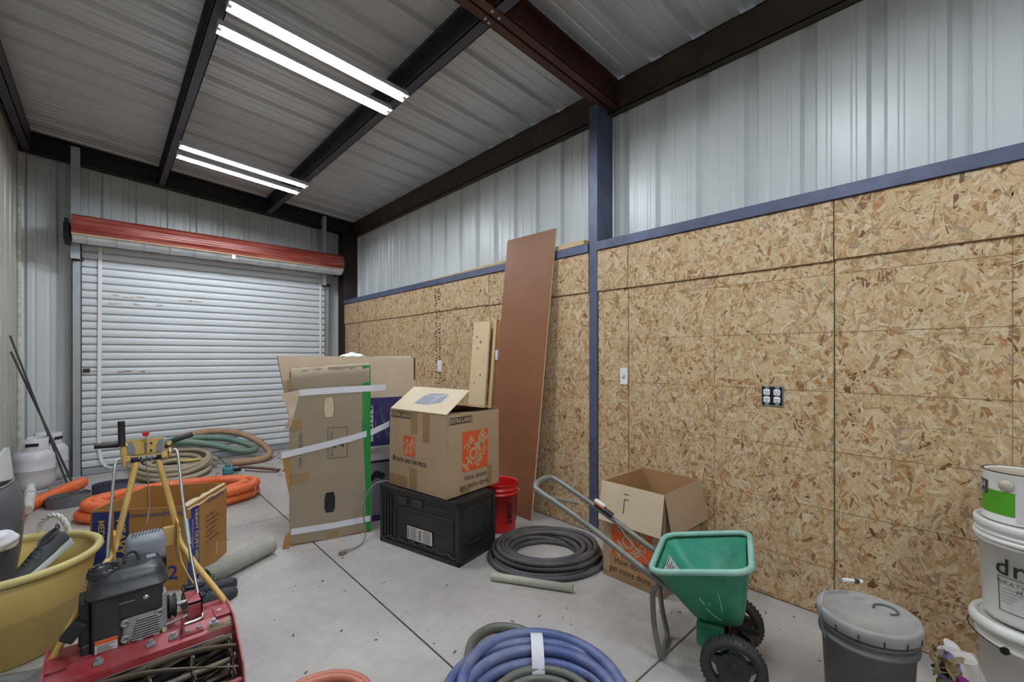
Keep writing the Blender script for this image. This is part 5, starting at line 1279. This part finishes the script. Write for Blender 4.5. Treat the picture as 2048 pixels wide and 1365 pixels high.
# ---- yellow tub with rope handle
mat('tub_yellow', (204, 176, 104), 0.45, 0, 0.06, 3.0, dirt=(150, 124, 62), dirt_amt=0.35, dirt_scale=3, sss=0.0)
mat('tub_rim', (206, 190, 124), 0.5, 0, 0.06, 6.0); mat('rope', (216, 212, 204), 0.8, 0, 0.1, 30)
t = thing('round_tub', 'large yellow plastic tub with white rope handle', 'tub', (-0.350, 3.140, 0))
MB().lathe([(0.0, 0.006), (0.225, 0.006), (0.25, 0.0), (0.258, 0.01), (0.285, 0.20), (0.289, 0.205), (0.292, 0.215), (0.318, 0.385), (0.310, 0.390), (0.282, 0.21), (0.250, 0.02), (0.0, 0.016)], 64).build('shell', 'tub_yellow', t)
MB().lathe([(0.309, 0.385), (0.307, 0.402), (0.314, 0.415), (0.328, 0.420), (0.342, 0.412), (0.344, 0.396), (0.336, 0.386), (0.318, 0.384)], 64).build('rim', 'tub_rim', t)
rp = spline([(0.095, 0.325, 0.395), (0.090, 0.335, 0.43), (0.10, 0.335, 0.475), (0.135, 0.310, 0.502), (0.17, 0.275, 0.495), (0.195, 0.25, 0.45), (0.205, 0.245, 0.395)], 10)
def twist(path, r, tw, n=3, s=0.55):
    mb = MB(); P = [Vector(p) for p in path]
    for k in range(n):
        q = []
        for i, p in enumerate(P):
            tg = (P[min(i+1, len(P)-1)]-P[max(i-1, 0)]).normalized(); a = tg.cross(Vector((0, 0, 1)));
            if a.length < 1e-3: a = Vector((1, 0, 0))
            a.normalize(); b2 = tg.cross(a); ph = 2*PI*k/n+i*tw; q.append(p+(a*math.cos(ph)+b2*math.sin(ph))*r*0.5)
        mb.tube(q, r*s, 6)
    return mb
twist(rp, 0.013, 0.42).build('rope_handle', 'rope', t)

# cloth bundle low inside the tub, shoe on it
mat('grey_cloth', (92, 92, 96), 0.9, 0, 0.15, 20, bump=0.3); mat('white_cloth', (226, 224, 228), 0.85, 0, 0.05, 20, bump=0.2)
def lump(t, name, m, c, sx, sy, sz, seed, amp=0.10, flat=0.0, rot=0.0):
    rng = random.Random(seed); ph = [rng.uniform(0, 6.28) for _ in range(6)]
    def f(u, v):
        a = 2*PI*u; b2 = PI*v; r_ = 1+amp*(math.sin(3*a+ph[0])*math.sin(b2)+0.6*math.sin(5*a+4*b2+ph[1])*math.sin(b2)+0.5*math.sin(7*b2+2*a+ph[2])*math.sin(b2))
        p = Vector((sx*r_*math.sin(b2)*math.cos(a), sy*r_*math.sin(b2)*math.sin(a), sz*r_*math.cos(b2))); p.z = max(p.z, -sz*(1-flat)) if flat else p.z
        p.rotate(Euler((0, 0, rot))); return Vector(c)+p
    mb = MB(); mb.grid(f, 36, 18, closeu=True); return mb.build(name, m, t, world=True)
t = thing('cloth_bundle', 'grey cloth bundle inside the yellow tub under the shoe', 'cloth', (-0.28, 3.05, 0.02))
lump(t, 'cloth', 'grey_cloth', (-0.225, 3.06, 0.160), 0.085, 0.095, 0.140, 5, 0.04)
def make_shoe(t, M, body, sole_m, L=0.285):
    """athletic shoe; local x from heel (0) to toe (L), z up from the sole"""
    prof = [  # x, half width, top height
        (0.0, 0.022, 0.082), (0.012, 0.030, 0.094), (0.035, 0.034, 0.098), (0.065, 0.035, 0.090), (0.10, 0.036, 0.086), (0.14, 0.040, 0.080), (0.18, 0.045, 0.066), (0.22, 0.048, 0.055), (0.25, 0.043, 0.047), (0.272, 0.030, 0.040), (0.284, 0.012, 0.034)]
    mb = MB(); nn = 14; vs = []
    for x, w, h in prof:
        for k in range(nn+1):
            a = PI*k/nn; yy = w*math.copysign(abs(math.cos(a))**0.75, math.cos(a)); zz = 0.024+(h-0.024)*abs(math.sin(a))**0.7
            vs.append(M @ Vector((x, yy, zz)))
    m = nn+1; mb.add(vs, [(i*m+k, i*m+k+1, (i+1)*m+k+1, (i+1)*m+k) for i in range(len(prof)-1) for k in range(nn)], True); mb.add(vs[:m], [tuple(range(m))]); up = mb.build('upper', body, t, world=True)
    mb = MB(); rings = []
    for z, s in ((0.0, 0.94), (0.006, 1.0), (0.022, 1.04), (0.028, 1.0)):
        ring = [M @ Vector((0.142+(x-0.142)*1.02, w*s*1.03, z+(0.006 if x < 0.08 else 0)*(z > 0.01))) for x, w, h in prof]+[M @ Vector((0.142+(x-0.142)*1.02, -w*s*1.03, z+(0.006 if x < 0.08 else 0)*(z > 0.01))) for x, w, h in reversed(prof)]
        rings.append(ring)
    n = len(rings[0]); v2 = [p for r_ in rings for p in r_]; mb.add(v2, [(j*n+i, j*n+(i+1) % n, (j+1)*n+(i+1) % n, (j+1)*n+i) for j in range(3) for i in range(n)], True); mb.add(rings[0], [tuple(range(n))]); mb.add(rings[3], [tuple(range(n))]); mb.build('sole', sole_m, t, world=True)
    # opening, collar
    col = [M @ Vector((0.055+0.050*math.cos(a), 0.028*math.sin(a), 0.096-0.010*math.cos(a)+0.002)) for a in [2*PI*k/24 for k in range(24)]]
    MB().tube(col, 0.005, 7, closed=True).build('collar', body, t, world=True)
    MB().add([p-(M.to_3x3() @ Vector((0, 0, 0.001))) for p in col], [tuple(range(24))]).build('opening', 'black_print', t, world=True)
    MB().tube([M @ Vector(p) for p in ((0.0, -0.008, 0.085), (-0.012, -0.006, 0.105), (-0.006, 0, 0.125), (0.008, 0.004, 0.118), (0.012, 0.006, 0.10))], 0.004, 6).build('heel_loop', body, t, world=True)
    for k in range(5):
        x = 0.120+k*0.019; h = 0.087-0.33*max(0, x-0.115)
        MB().tube([M @ Vector(p) for p in ((x, -0.022, h-0.008), (x+0.004, 0, h+0.005), (x+0.012, 0.022, h-0.008))], 0.0028, 6).build('lace', 'shoe_lace', t, world=True)
    MB().tube(spline([M @ Vector(p) for p in ((0.115, 0.0, 0.094), (0.15, 0.03, 0.10), (0.19, 0.05, 0.085), (0.18, 0.055, 0.06), (0.14, 0.045, 0.075), (0.118, 0.01, 0.094))], 5), 0.0022, 6).build('lace_loop', 'shoe_lace', t, world=True)
    return up
mat('shoe_grey', (62, 62, 66), 0.8, 0, 0.12, 30, bump=0.2); mat('shoe_sole', (196, 204, 202), 0.6, 0, 0.06); mat('shoe_lace', (42, 64, 62), 0.8, 0, 0.1); mat('shoe_dark', (44, 48, 56), 0.55, 0, 0.12)
heel, toe = Vector((-0.135, 3.19, 0.405)), Vector((-0.305, 2.985, 0.315))
xd = (toe-heel).normalized(); side = Vector((0.35, -0.55, 0.45)); zd = (Vector((-0.25, 0.1, 1.0))-xd*xd.dot(Vector((-0.25, 0.1, 1.0)))).normalized(); yd = zd.cross(xd)
Ms = Matrix((xd, yd, zd)).transposed().to_4x4(); Ms.translation = heel
t = thing('running_shoe', 'dark grey running shoe with pale sole resting in the yellow tub', 'shoe', heel)
make_shoe(t, Ms, 'shoe_grey', 'shoe_sole')
for k, (hx, hy, an, lb) in enumerate(((0.30, 2.82, R(28), 'dark shoe lying nearest the mower behind its red deck'), (0.31, 2.965, R(22), 'dark shoe between the cardboard tube and its twin'))):
    t = thing('dark_shoe', lb, 'shoe', (hx, hy, 0), an, group='dark shoes behind the mower')
    make_shoe(t, MW[t.name] @ Matrix.Translation((0, 0, 0.002)), 'shoe_dark', 'shoe_dark')

# grey scoop and white rag at the left edge, above the tub
mat('scoop_grey', (98, 100, 106), 0.28, 0.3, 0.10, 5.0, dirt=(140, 140, 146), dirt_amt=0.4, dirt_scale=4)
t = thing('plastic_scoop', 'shiny dark grey curved scoop standing in the tub at the left edge', 'scoop', (-0.44, 3.20, 0.03))
def scf(u, v):
    a = -0.62*PI+1.24*PI*u; w = 0.060+0.090*math.sin(min(1.0, v/0.80)*PI/2)-(0.9*(v-0.80)**2 if v > 0.80 else 0); z = 0.035+0.74*v-0.03*abs(math.sin(a))*v*v
    return Vector((-0.440+w*math.cos(a*0.8), 3.20+w*math.sin(a)*0.8, z))
mb = MB(); mb.grid(scf, 24, 20); mb.grid(lambda u, v: scf(u, v)*1.0+Vector((-0.006, 0, 0)), 24, 20); mb.build('blade', 'scoop_grey', t, world=True)
MB().tube([scf(k/24, 1.0) for k in range(25)], 0.006, 6).build('rolled_edge', 'scoop_grey', t, world=True)
t = thing('white_rag', 'crumpled white rag hanging on the grey scoop at the left edge', 'cloth', (-0.365, 3.035, 0.48))
lump(t, 'cloth', 'white_cloth', (-0.365, 3.025, 0.530), 0.070, 0.046, 0.048, 14, 0.12)
t = thing('floor_rag', 'crumpled dark grey tarp on the floor before the yellow tub', 'cloth', (-0.22, 2.62, 0))
mat('tarp_grey', (122, 120, 120), 0.7, 0, 0.12, 8)
rr = random.Random(44)
def tarp(u, v):
    x = -0.42+0.38*u; y = 2.44+0.40*v; e = math.sin(PI*u)*math.sin(PI*v)
    return Vector((x+0.03*math.sin(v*7), y+0.02*math.sin(u*9), 0.003+0.055*e+0.018*e*math.sin(u*14+v*5)+0.012*e*math.sin(v*19-u*6)))
mb = MB(); mb.grid(tarp, 30, 26); mb.build('cloth', 'tarp_grey', t, world=True)

# ---- blue-printed moving carton, open
t = thing('open_carton', 'open kraft carton with blue and gold printing behind the mower', 'carton', (0.350, 3.195, 0), R(56.9))
Cw, Ch, th = 0.495, 0.485, 0.005
wall(t, 0, th, 0, Cw, 0, Ch, 'cardboard_kraft'); wall(t, th+0.001, Cw, 0, th, 0, Ch-0.004, 'cardboard_kraft'); wall(t, Cw-th, Cw, th+0.001, Cw-th-0.001, 0, Ch, 'cardboard_kraft'); wall(t, th+0.001, Cw, Cw-th, Cw, 0, Ch, 'cardboard_kraft'); wall(t, th+0.001, Cw-th-0.001, th+0.001, Cw-th-0.001, 0, th, 'cardboard_kraft', 'bottom_panel')
F1 = lambda y, z, o=0.0012: FX((-o, y, z)); F2 = lambda x, z, o=0.0012: FY((x, -o, z))
MB().box(-0.0008, 0.0, 0.40, 0.485, 0.0, 0.475).build('blue_stripe', 'blue_print', t); MB().box(-0.0008, 0.0, 0.300, 0.375, 0.0, 0.475).build('blue_stripe', 'blue_print', t)
text('HEAVY DUTY', 'stripe_lettering', 'gold_print', t, 0.062, F1(0.342, 0.235) @ Matrix.Rotation(-PI/2, 4, 'Z'), sx=1.05, bold=0.002)
text('MEDIO', 'stripe_lettering', 'gold_print', t, 0.045, F1(0.440, 0.36) @ Matrix.Rotation(-PI/2, 4, 'Z'), sx=1.0, bold=0.001)
text('Lowes.com/Moving', 'printed_line', 'blue_print', t, 0.040, F1(0.155, 0.448), sx=0.95)
text('22', 'printed_number', 'blue_print', t, 0.11, F1(0.10, 0.10), sx=1.0, bold=0.002)
MB().box(0.045, 0.135, -0.0008, 0.0, 0.0, 0.455).build('blue_stripe', 'blue_print', t); MB().box(0.010, 0.042, -0.0008, 0.0, 0.02, 0.40).build('blue_stripe', 'blue_print', t)
text('HEAVY DUTY MEDIUM', 'stripe_lettering', 'gold_print', t, 0.048, F2(0.105, 0.235) @ Matrix.Rotation(-PI/2, 4, 'Z'), sx=0.82, bold=0.0012)
text('SERVICIO PESADO', 'stripe_lettering', 'white_print', t, 0.024, F2(0.062, 0.30) @ Matrix.Rotation(-PI/2, 4, 'Z'), sx=0.9)
text('Lowes.com/Moving', 'printed_line', 'blue_print', t, 0.034, F2(0.34, 0.435), sx=0.80)
for k, s in enumerate(('- Dual Strength', '- Double Walled Sides', '- Easy Grip Handles', '- Carton Marked', '- Quick Tape Lock', '- For The Smart Mover')):
    text(s, 'printed_line', 'dark_print', t, 0.024, F2(0.20, 0.345-k*0.032), align='LEFT', sx=0.85)
mb = MB(); rr = random.Random(20); vs = []
for i in range(13):
    x = 0.01+0.475*i/12; vs += [(x, -0.004, Ch-0.03+rr.uniform(-.008, .004)), (x, 0.012, Ch+0.004), (x, 0.05+rr.uniform(-.012, .012), Ch-0.012+rr.uniform(-.01, .01))]
mb.add(vs, [(3*i+j, 3*i+j+1, 3*i+3+j+1, 3*i+3+j) for i in range(12) for j in (0, 1)], True); mb.build('torn_edge', 'cardboard_pale', t)
MB().box(0.35, 0.36, -0.0012, 0.0, 0.05, 0.13).build('scuff', 'cardboard_pale', t)

# ---- grey cardboard tube on the floor
mat('tube_card', (164, 160, 150), 0.8, 0, 0.10, 8.0, dirt=(132, 126, 116), dirt_amt=0.4)
t = thing('carpet_tube', 'thick grey cardboard tube on the floor beside the kraft carton', 'tube', (0.62, 3.27, 0))
a = Vector((0.845, 3.395, 0.056)); b_ = Vector((0.435, 3.150, 0.056)); d = b_-a
Fz = Matrix.Translation(a) @ d.to_track_quat('Z', 'Y').to_matrix().to_4x4()
MB().lathe([(0.056, 0), (0.056, d.length), (0.044, d.length), (0.044, 0), (0.056, 0)], 28, M=Fz).build('tube', 'tube_card', t, world=True)

# ---- ribbed and plain hoses by the door
mat('hose_orange', (226, 104, 48), 0.45, 0, 0.06, 4.0, dirt=(226, 150, 120), dirt_amt=0.4, dirt_scale=5)
mat('hose_tan', (168, 156, 134), 0.6, 0, 0.10, 6.0, dirt=(136, 120, 100), dirt_amt=0.4)
mat('hose_tan_rib', (174, 142, 114), 0.6, 0, 0.10, 6.0); mat('hose_green', (104, 132, 118), 0.55, 0, 0.10, 5.0, dirt=(138, 136, 120), dirt_amt=0.5)
mat('hose_flat_grey', (104, 102, 104), 0.7, 0, 0.12, 12); mat('hose_flat_navy', (62, 60, 84), 0.7, 0, 0.15, 12, dirt=(120, 116, 128), dirt_amt=0.4)
mat('teal', (70, 130, 138), 0.5, 0, 0.12, 8); mat('twine', (224, 216, 196), 0.8, 0, 0.1)
def resample(P, step):
    P = [Vector(p) for p in P]; out = [P[0]]; acc = 0.0
    for i in range(1, len(P)):
        seg = P[i]-P[i-1]; L = seg.length; pos = step-acc
        while pos <= L: out.append(P[i-1]+seg*(pos/L)); pos += step
        acc = (acc+L) % step
    return out
def ribbed(path, r, step=0.010, depth=0.08, seg=9):
    P = resample(path, step/4); mb = MB(); mb.tube(P, r, seg, rfun=lambda i: r*(1-depth*1.3 if i % 4 == 0 else (1-depth*0.15 if i % 4 != 2 else 1.0))); return mb
t = thing('suction_hose', 'coiled orange ribbed hose behind the kraft carton', 'hose', (0.5, 5.0, 0))
oc = coil_path((0.48, 5.02), [(1.0, 0.047), (0.92, 0.048), (0.97, 0.125), (0.85, 0.130)], 8, n=60, wob=0.02, el=(0.62, 0.33), rot=2.6)
oc = [(p[0], p[1]-0.12*(p[0]-0.48), p[2]) for p in oc]
ribbed(oc, 0.045, 0.022, 0.13).build('hose', 'hose_orange', t, world=True)
for a in (0.15, -0.45):
    mb = MB(); cx, cy_ = 0.48+0.56*math.cos(a), 5.02+0.30*math.sin(a)-0.12*0.56*math.cos(a); ur = Vector((math.cos(a)*0.85, math.sin(a)*1.2, 0)).normalized()
    mb.tube([Vector((cx, cy_, 0.085))+ur*(0.085*math.cos(q))+Vector((0, 0, 0.094*math.sin(q))) for q in [2*PI*k/20 for k in range(20)]], 0.004, 5, closed=True); mb.build('tie', 'twine', t, world=True)
t = thing('suction_hose', 'straight orange ribbed hose in front of the gas tank', 'hose', (-0.3, 6.1, 0))
ribbed(spline([(-0.175, 6.40, 0.054), (-0.26, 6.22, 0.054), (-0.40, 5.92, 0.054), (-0.52, 5.62, 0.054), (-0.58, 5.2, 0.054), (-0.57, 4.75, 0.054), (-0.47, 4.35, 0.054), (-0.36, 4.12, 0.054)], 10), 0.054, 0.024, 0.14, 12).build('hose', 'hose_orange', t, world=True)
def flat_coil(name, label, c, R0, h, m, seed, tail):
    t = thing(name, label, 'hose', (c[0], c[1], 0)); mb = MB(); rng = random.Random(seed); P = []
    turns = 9; n = 40
    for k in range(turns*n+1):
        s = k/(turns*n); r_ = 0.03+(R0-0.03)*s; a = 2*PI*turns*s+seed; P.append(Vector((c[0]+r_*math.cos(a)*1.06, c[1]+r_*math.sin(a), 0)))
    for q in tail: P.append(Vector((q[0], q[1], 0)))
    vs = []
    for i, p in enumerate(P):
        tg = (P[min(i+1, len(P)-1)]-P[max(i-1, 0)]).normalized(); nn = Vector((tg.y, -tg.x, 0))*0.0028; dz = 0.006*math.sin(i*0.11)
        vs += [p-nn+Vector((0, 0, 0.002)), p+nn+Vector((0, 0, 0.002)), p+nn+Vector((0, 0, h+dz)), p-nn+Vector((0, 0, h+dz))]
    mb.add(vs, [(4*i+j, 4*i+(j+1) % 4, 4*i+4+(j+1) % 4, 4*i+4+j) for i in range(len(P)-1) for j in range(4)], False); mb.build('hose', m, t, world=True); return t
flat_coil('flat_hose', 'rolled grey flat hose beside the straight orange hose', (-0.25, 5.75), 0.150, 0.085, 'hose_flat_grey', 1, [])
flat_coil('flat_hose', 'rolled navy flat hose left of the tan hose coil', (0.06, 5.98), 0.150, 0.085, 'hose_flat_navy', 3, [])
t = thing('hose_coil', 'coil of tan hose on the floor before the roll-up door', 'hose', (0.60, 6.36, 0))
r_ = 0.026
tcp = coil_path((0.60, 6.36), [(.385, r_), (.33, r_), (.275, r_), (.22, r_), (.245, 2.8*r_), (.30, 2.8*r_), (.355, 2.8*r_), (.33, 4.6*r_), (.28, 4.6*r_)], 6, n=40, wob=0.02)
tcp = [(p[0], p[1], p[2]+0.13*max(0, (p[1]-5.99))/0.74) for p in tcp]
MB().tube(tcp, r_, 9).build('hose', 'hose_tan', t, world=True)
MB().tube(spline([(0.55, 6.20, 0.20), (0.66, 6.10, 0.195), (0.80, 6.12, 0.19)], 6), 0.016, 8).build('yellow_end', 'gold_print', t, world=True)
t = thing('suction_hose', 'thick green hose looped on top of the tan coil', 'hose', (0.9, 6.6, 0))
gp = spline([(0.30, 6.80, 0.05), (0.33, 6.80, 0.20), (0.50, 6.84, 0.30), (0.80, 6.86, 0.325), (1.12, 6.83, 0.29), (1.34, 6.77, 0.21), (1.46, 6.68, 0.15), (1.43, 6.56, 0.125), (1.25, 6.52, 0.155), (0.98, 6.56, 0.26), (0.70, 6.62, 0.325), (0.50, 6.66, 0.335), (0.36, 6.62, 0.31)], 8)
MB().tube(gp, 0.040, 10).build('hose', 'hose_green', t, world=True)
mb = MB(); mb.cyl((0.37, 6.625, 0.312), (0.30, 6.60, 0.295), 0.048, 12); mb.build('teal_coupling', 'teal', t, world=True)
t = thing('suction_hose', 'tan ribbed hose arching behind the green hose', 'hose', (1.0, 6.8, 0))
ribbed(spline([(0.20, 6.86, 0.045), (0.40, 6.90, 0.17), (0.70, 6.94, 0.33), (1.05, 6.93, 0.375), (1.35, 6.83, 0.315), (1.55, 6.64, 0.18), (1.60, 6.48, 0.075), (1.50, 6.37, 0.043), (1.32, 6.33, 0.043), (1.15, 6.36, 0.043)], 10), 0.042, 0.018, 0.12, 10).build('hose', 'hose_tan_rib', t, world=True)
t = thing('sprinkler_fitting', 'teal fitting on the floor right of the tan coil', 'fitting', (1.04, 5.98, 0))
mb = MB(); mb.cbox(0.99, 1.09, 5.93, 6.03, 0.002, 0.085, 0.02); mb.cyl((1.04, 5.98, 0.08), (1.04, 5.98, 0.11), 0.03, 12); mb.build('body', 'teal', t, world=True)
mb = MB(); mb.cyl((1.09, 5.98, 0.04), (1.17, 5.99, 0.03), 0.02, 10); mb.build('nozzle', 'outlet_dark', t, world=True)
mat('brown_pipe', (120, 92, 76), 0.7, 0, 0.2, 12)
for lb, P, r_ in (('brown pipe lying right of the teal fitting', [(1.20, 6.20, 0.016), (1.36, 6.00, 0.016), (1.52, 5.72, 0.016)], 0.016), ('thin brown rod beside the brown pipe', [(1.22, 6.00, 0.008), (1.36, 5.80, 0.008), (1.49, 5.66, 0.008)], 0.008), ('bent brown rod pointing towards the strapped carton', [(1.54, 5.66, 0.009), (1.62, 5.82, 0.012), (1.74, 5.98, 0.010)], 0.009)):
    t = thing('brown_pipe', lb, 'pipe', P[0][:2]+(0,)); MB().tube(spline(P, 5), r_, 8).build('pipe', 'brown_pipe', t, world=True)

# ---- gas tanks, rods, white board and pipe stub in the far left corner
mat('tank_white', (206, 206, 210), 0.4, 0, 0.04, 4.0, dirt=(170, 166, 158), dirt_amt=0.3)
def gas_tank(label, x, y, ang):
    t = thing('gas_tank', label, 'gas tank', (x, y, 0), ang, group='white gas tanks')
    MB().lathe([(0.105, 0.0), (0.108, 0.0), (0.108, 0.04), (0.105, 0.04)], 36).build('foot_ring', 'tank_white', t)
    MB().lathe([(0.0, 0.03), (0.09, 0.035), (0.135, 0.06), (0.153, 0.10), (0.155, 0.14), (0.155, 0.235), (0.157, 0.238), (0.157, 0.246), (0.155, 0.249), (0.155, 0.34), (0.150, 0.375), (0.125, 0.415), (0.08, 0.435), (0.03, 0.442), (0.0, 0.443)], 48).build('vessel', 'tank_white', t)
    mb = MB(); mb.lathe([(0.105, 0.418), (0.108, 0.545), (0.105, 0.548), (0.102, 0.545), (0.099, 0.420)], 30, a0=R(-140), a1=R(110)); mb.build('collar', 'tank_white', t)
    for a in (-100, 30):
        mb = MB(); mb.box(0.1075, 0.1095, -0.045, 0.045, 0.475, 0.505, M=Matrix.Rotation(R(a), 4, 'Z')); mb.build('collar_slot', 'dark_gap', t)
    mb = MB(); mb.cyl((0, 0, 0.44), (0, 0, 0.50), 0.018, 12); mb.cyl((-0.03, 0, 0.485), (0.055, 0, 0.485), 0.014, 10); mb.build('valve', 'gold_print', t)
    mb = MB(); mb.lathe([(0.0, 0.500), (0.028, 0.500), (0.028, 0.515), (0.0, 0.517)], 16); mb.build('valve_knob', 'black_metal', t)
gas_tank('white gas tank nearest the straight orange hose', -0.530, 6.470, R(10)); gas_tank('white gas tank farther back against the door post', -0.452, 6.832, R(60))
mat('rod_dark', (96, 94, 96), 0.4, 0.6, 0.15)
for lb, a, b_, r_ in (('longer dark metal rod leaning on the left wall', (-0.682, 6.45, 1.565), (-0.300, 6.640, 0.012), 0.0085), ('shorter dark metal rod leaning on the left wall', (-0.682, 6.50, 1.41), (-0.262, 6.655, 0.012), 0.0095)):
    t = thing('metal_rod', lb, 'rod', (b_[0], b_[1], 0)); MB().cyl(a, b_, r_, 10).build('rod', 'rod_dark', t, world=True)
t = thing('plastic_sheet', 'white plastic sheet with rounded corner against the left wall', 'panel', (-0.66, 5.9, 0))
ol = [(0.0, 0.0), (0.72, 0.0), (0.72, 0.44), (0.715, 0.475), (0.70, 0.50), (0.675, 0.515), (0.64, 0.52), (0.0, 0.50)]
Fp = frame((-0.630, 5.52, 0.002), (0, 1, 0), (-0.09, 0, 1)); 
plate('panel', 'white_enamel', t, ol, [], 0.028, Fp, world=True)
t = thing('pipe_stub', 'pale plastic pipe stub lying against the straight orange hose', 'pipe', (-0.46, 5.4, 0))
mat('pvc_pale', (200, 202, 194), 0.5, 0, 0.08, 8)
mb = MB(); mb.tube([(-0.490, 5.80, 0.205), (-0.478, 5.60, 0.15), (-0.475, 5.36, 0.10)], [0.028, 0.033, 0.038], 12); mb.build('pipe', 'pvc_pale', t, world=True)
MB().tube([(-0.484, 5.70, 0.180), (-0.480, 5.64, 0.165)], 0.036, 12).build('collar', 'pvc_pale', t, world=True)

# ---- litter on the slab (dust crumbs, leaf bits)
mat('litter', (110, 98, 84), 0.9, 0, 0.4, 40)
rr = random.Random(77); mb = MB()
KEEP = [(2.195, 2.07, .42), (1.8, 2.75, .55), (1.178, 1.118, .45), (0.585, 1.7, .25), (0.6, 6.36, .42), (1.2, 6.7, .45), (1.38, 5.93, .27), (1.64, 5.82, .19), (2.5, 1.45, .34), (2.0, 0.85, .3), (2.165, 0.33, .2), (0.48, 5.0, .65), (0.35, 3.4, .4)]
spots = [(1.55, 5.9, 0.28, 60), (1.3, 6.4, 0.3, 40), (1.75, 6.5, 0.25, 25), (2.0, 1.4, 0.6, 30), (1.4, 2.4, 0.5, 30), (0.9, 2.4, 0.4, 18), (2.5, 0.9, 0.4, 30), (0.6, 4.4, 0.5, 16)]
for (cx, cy_, s, n) in spots:
    for _ in range(n):
        x, y = rr.gauss(cx, s), rr.gauss(cy_, s)
        if not (-0.6 < x < 2.72 and y < 6.9): continue
        if any((x-a0)**2+(y-b0)**2 < c0*c0 for a0, b0, c0 in KEEP): continue
        k = rr.uniform(0.003, 0.009) if s > 0.3 else rr.uniform(0.004, 0.018); a = rr.uniform(0, PI)
        mb.box(-k, k, -k*0.5, k*0.5, 0.0002, 0.0004+k*0.35, M=Matrix.Translation((x, y, 0)) @ Matrix.Rotation(a, 4, 'Z'))
o = mb.build('floor_litter', 'litter'); tag(o, 'crumbs and leaf bits scattered on the concrete floor', 'debris', kind='stuff')
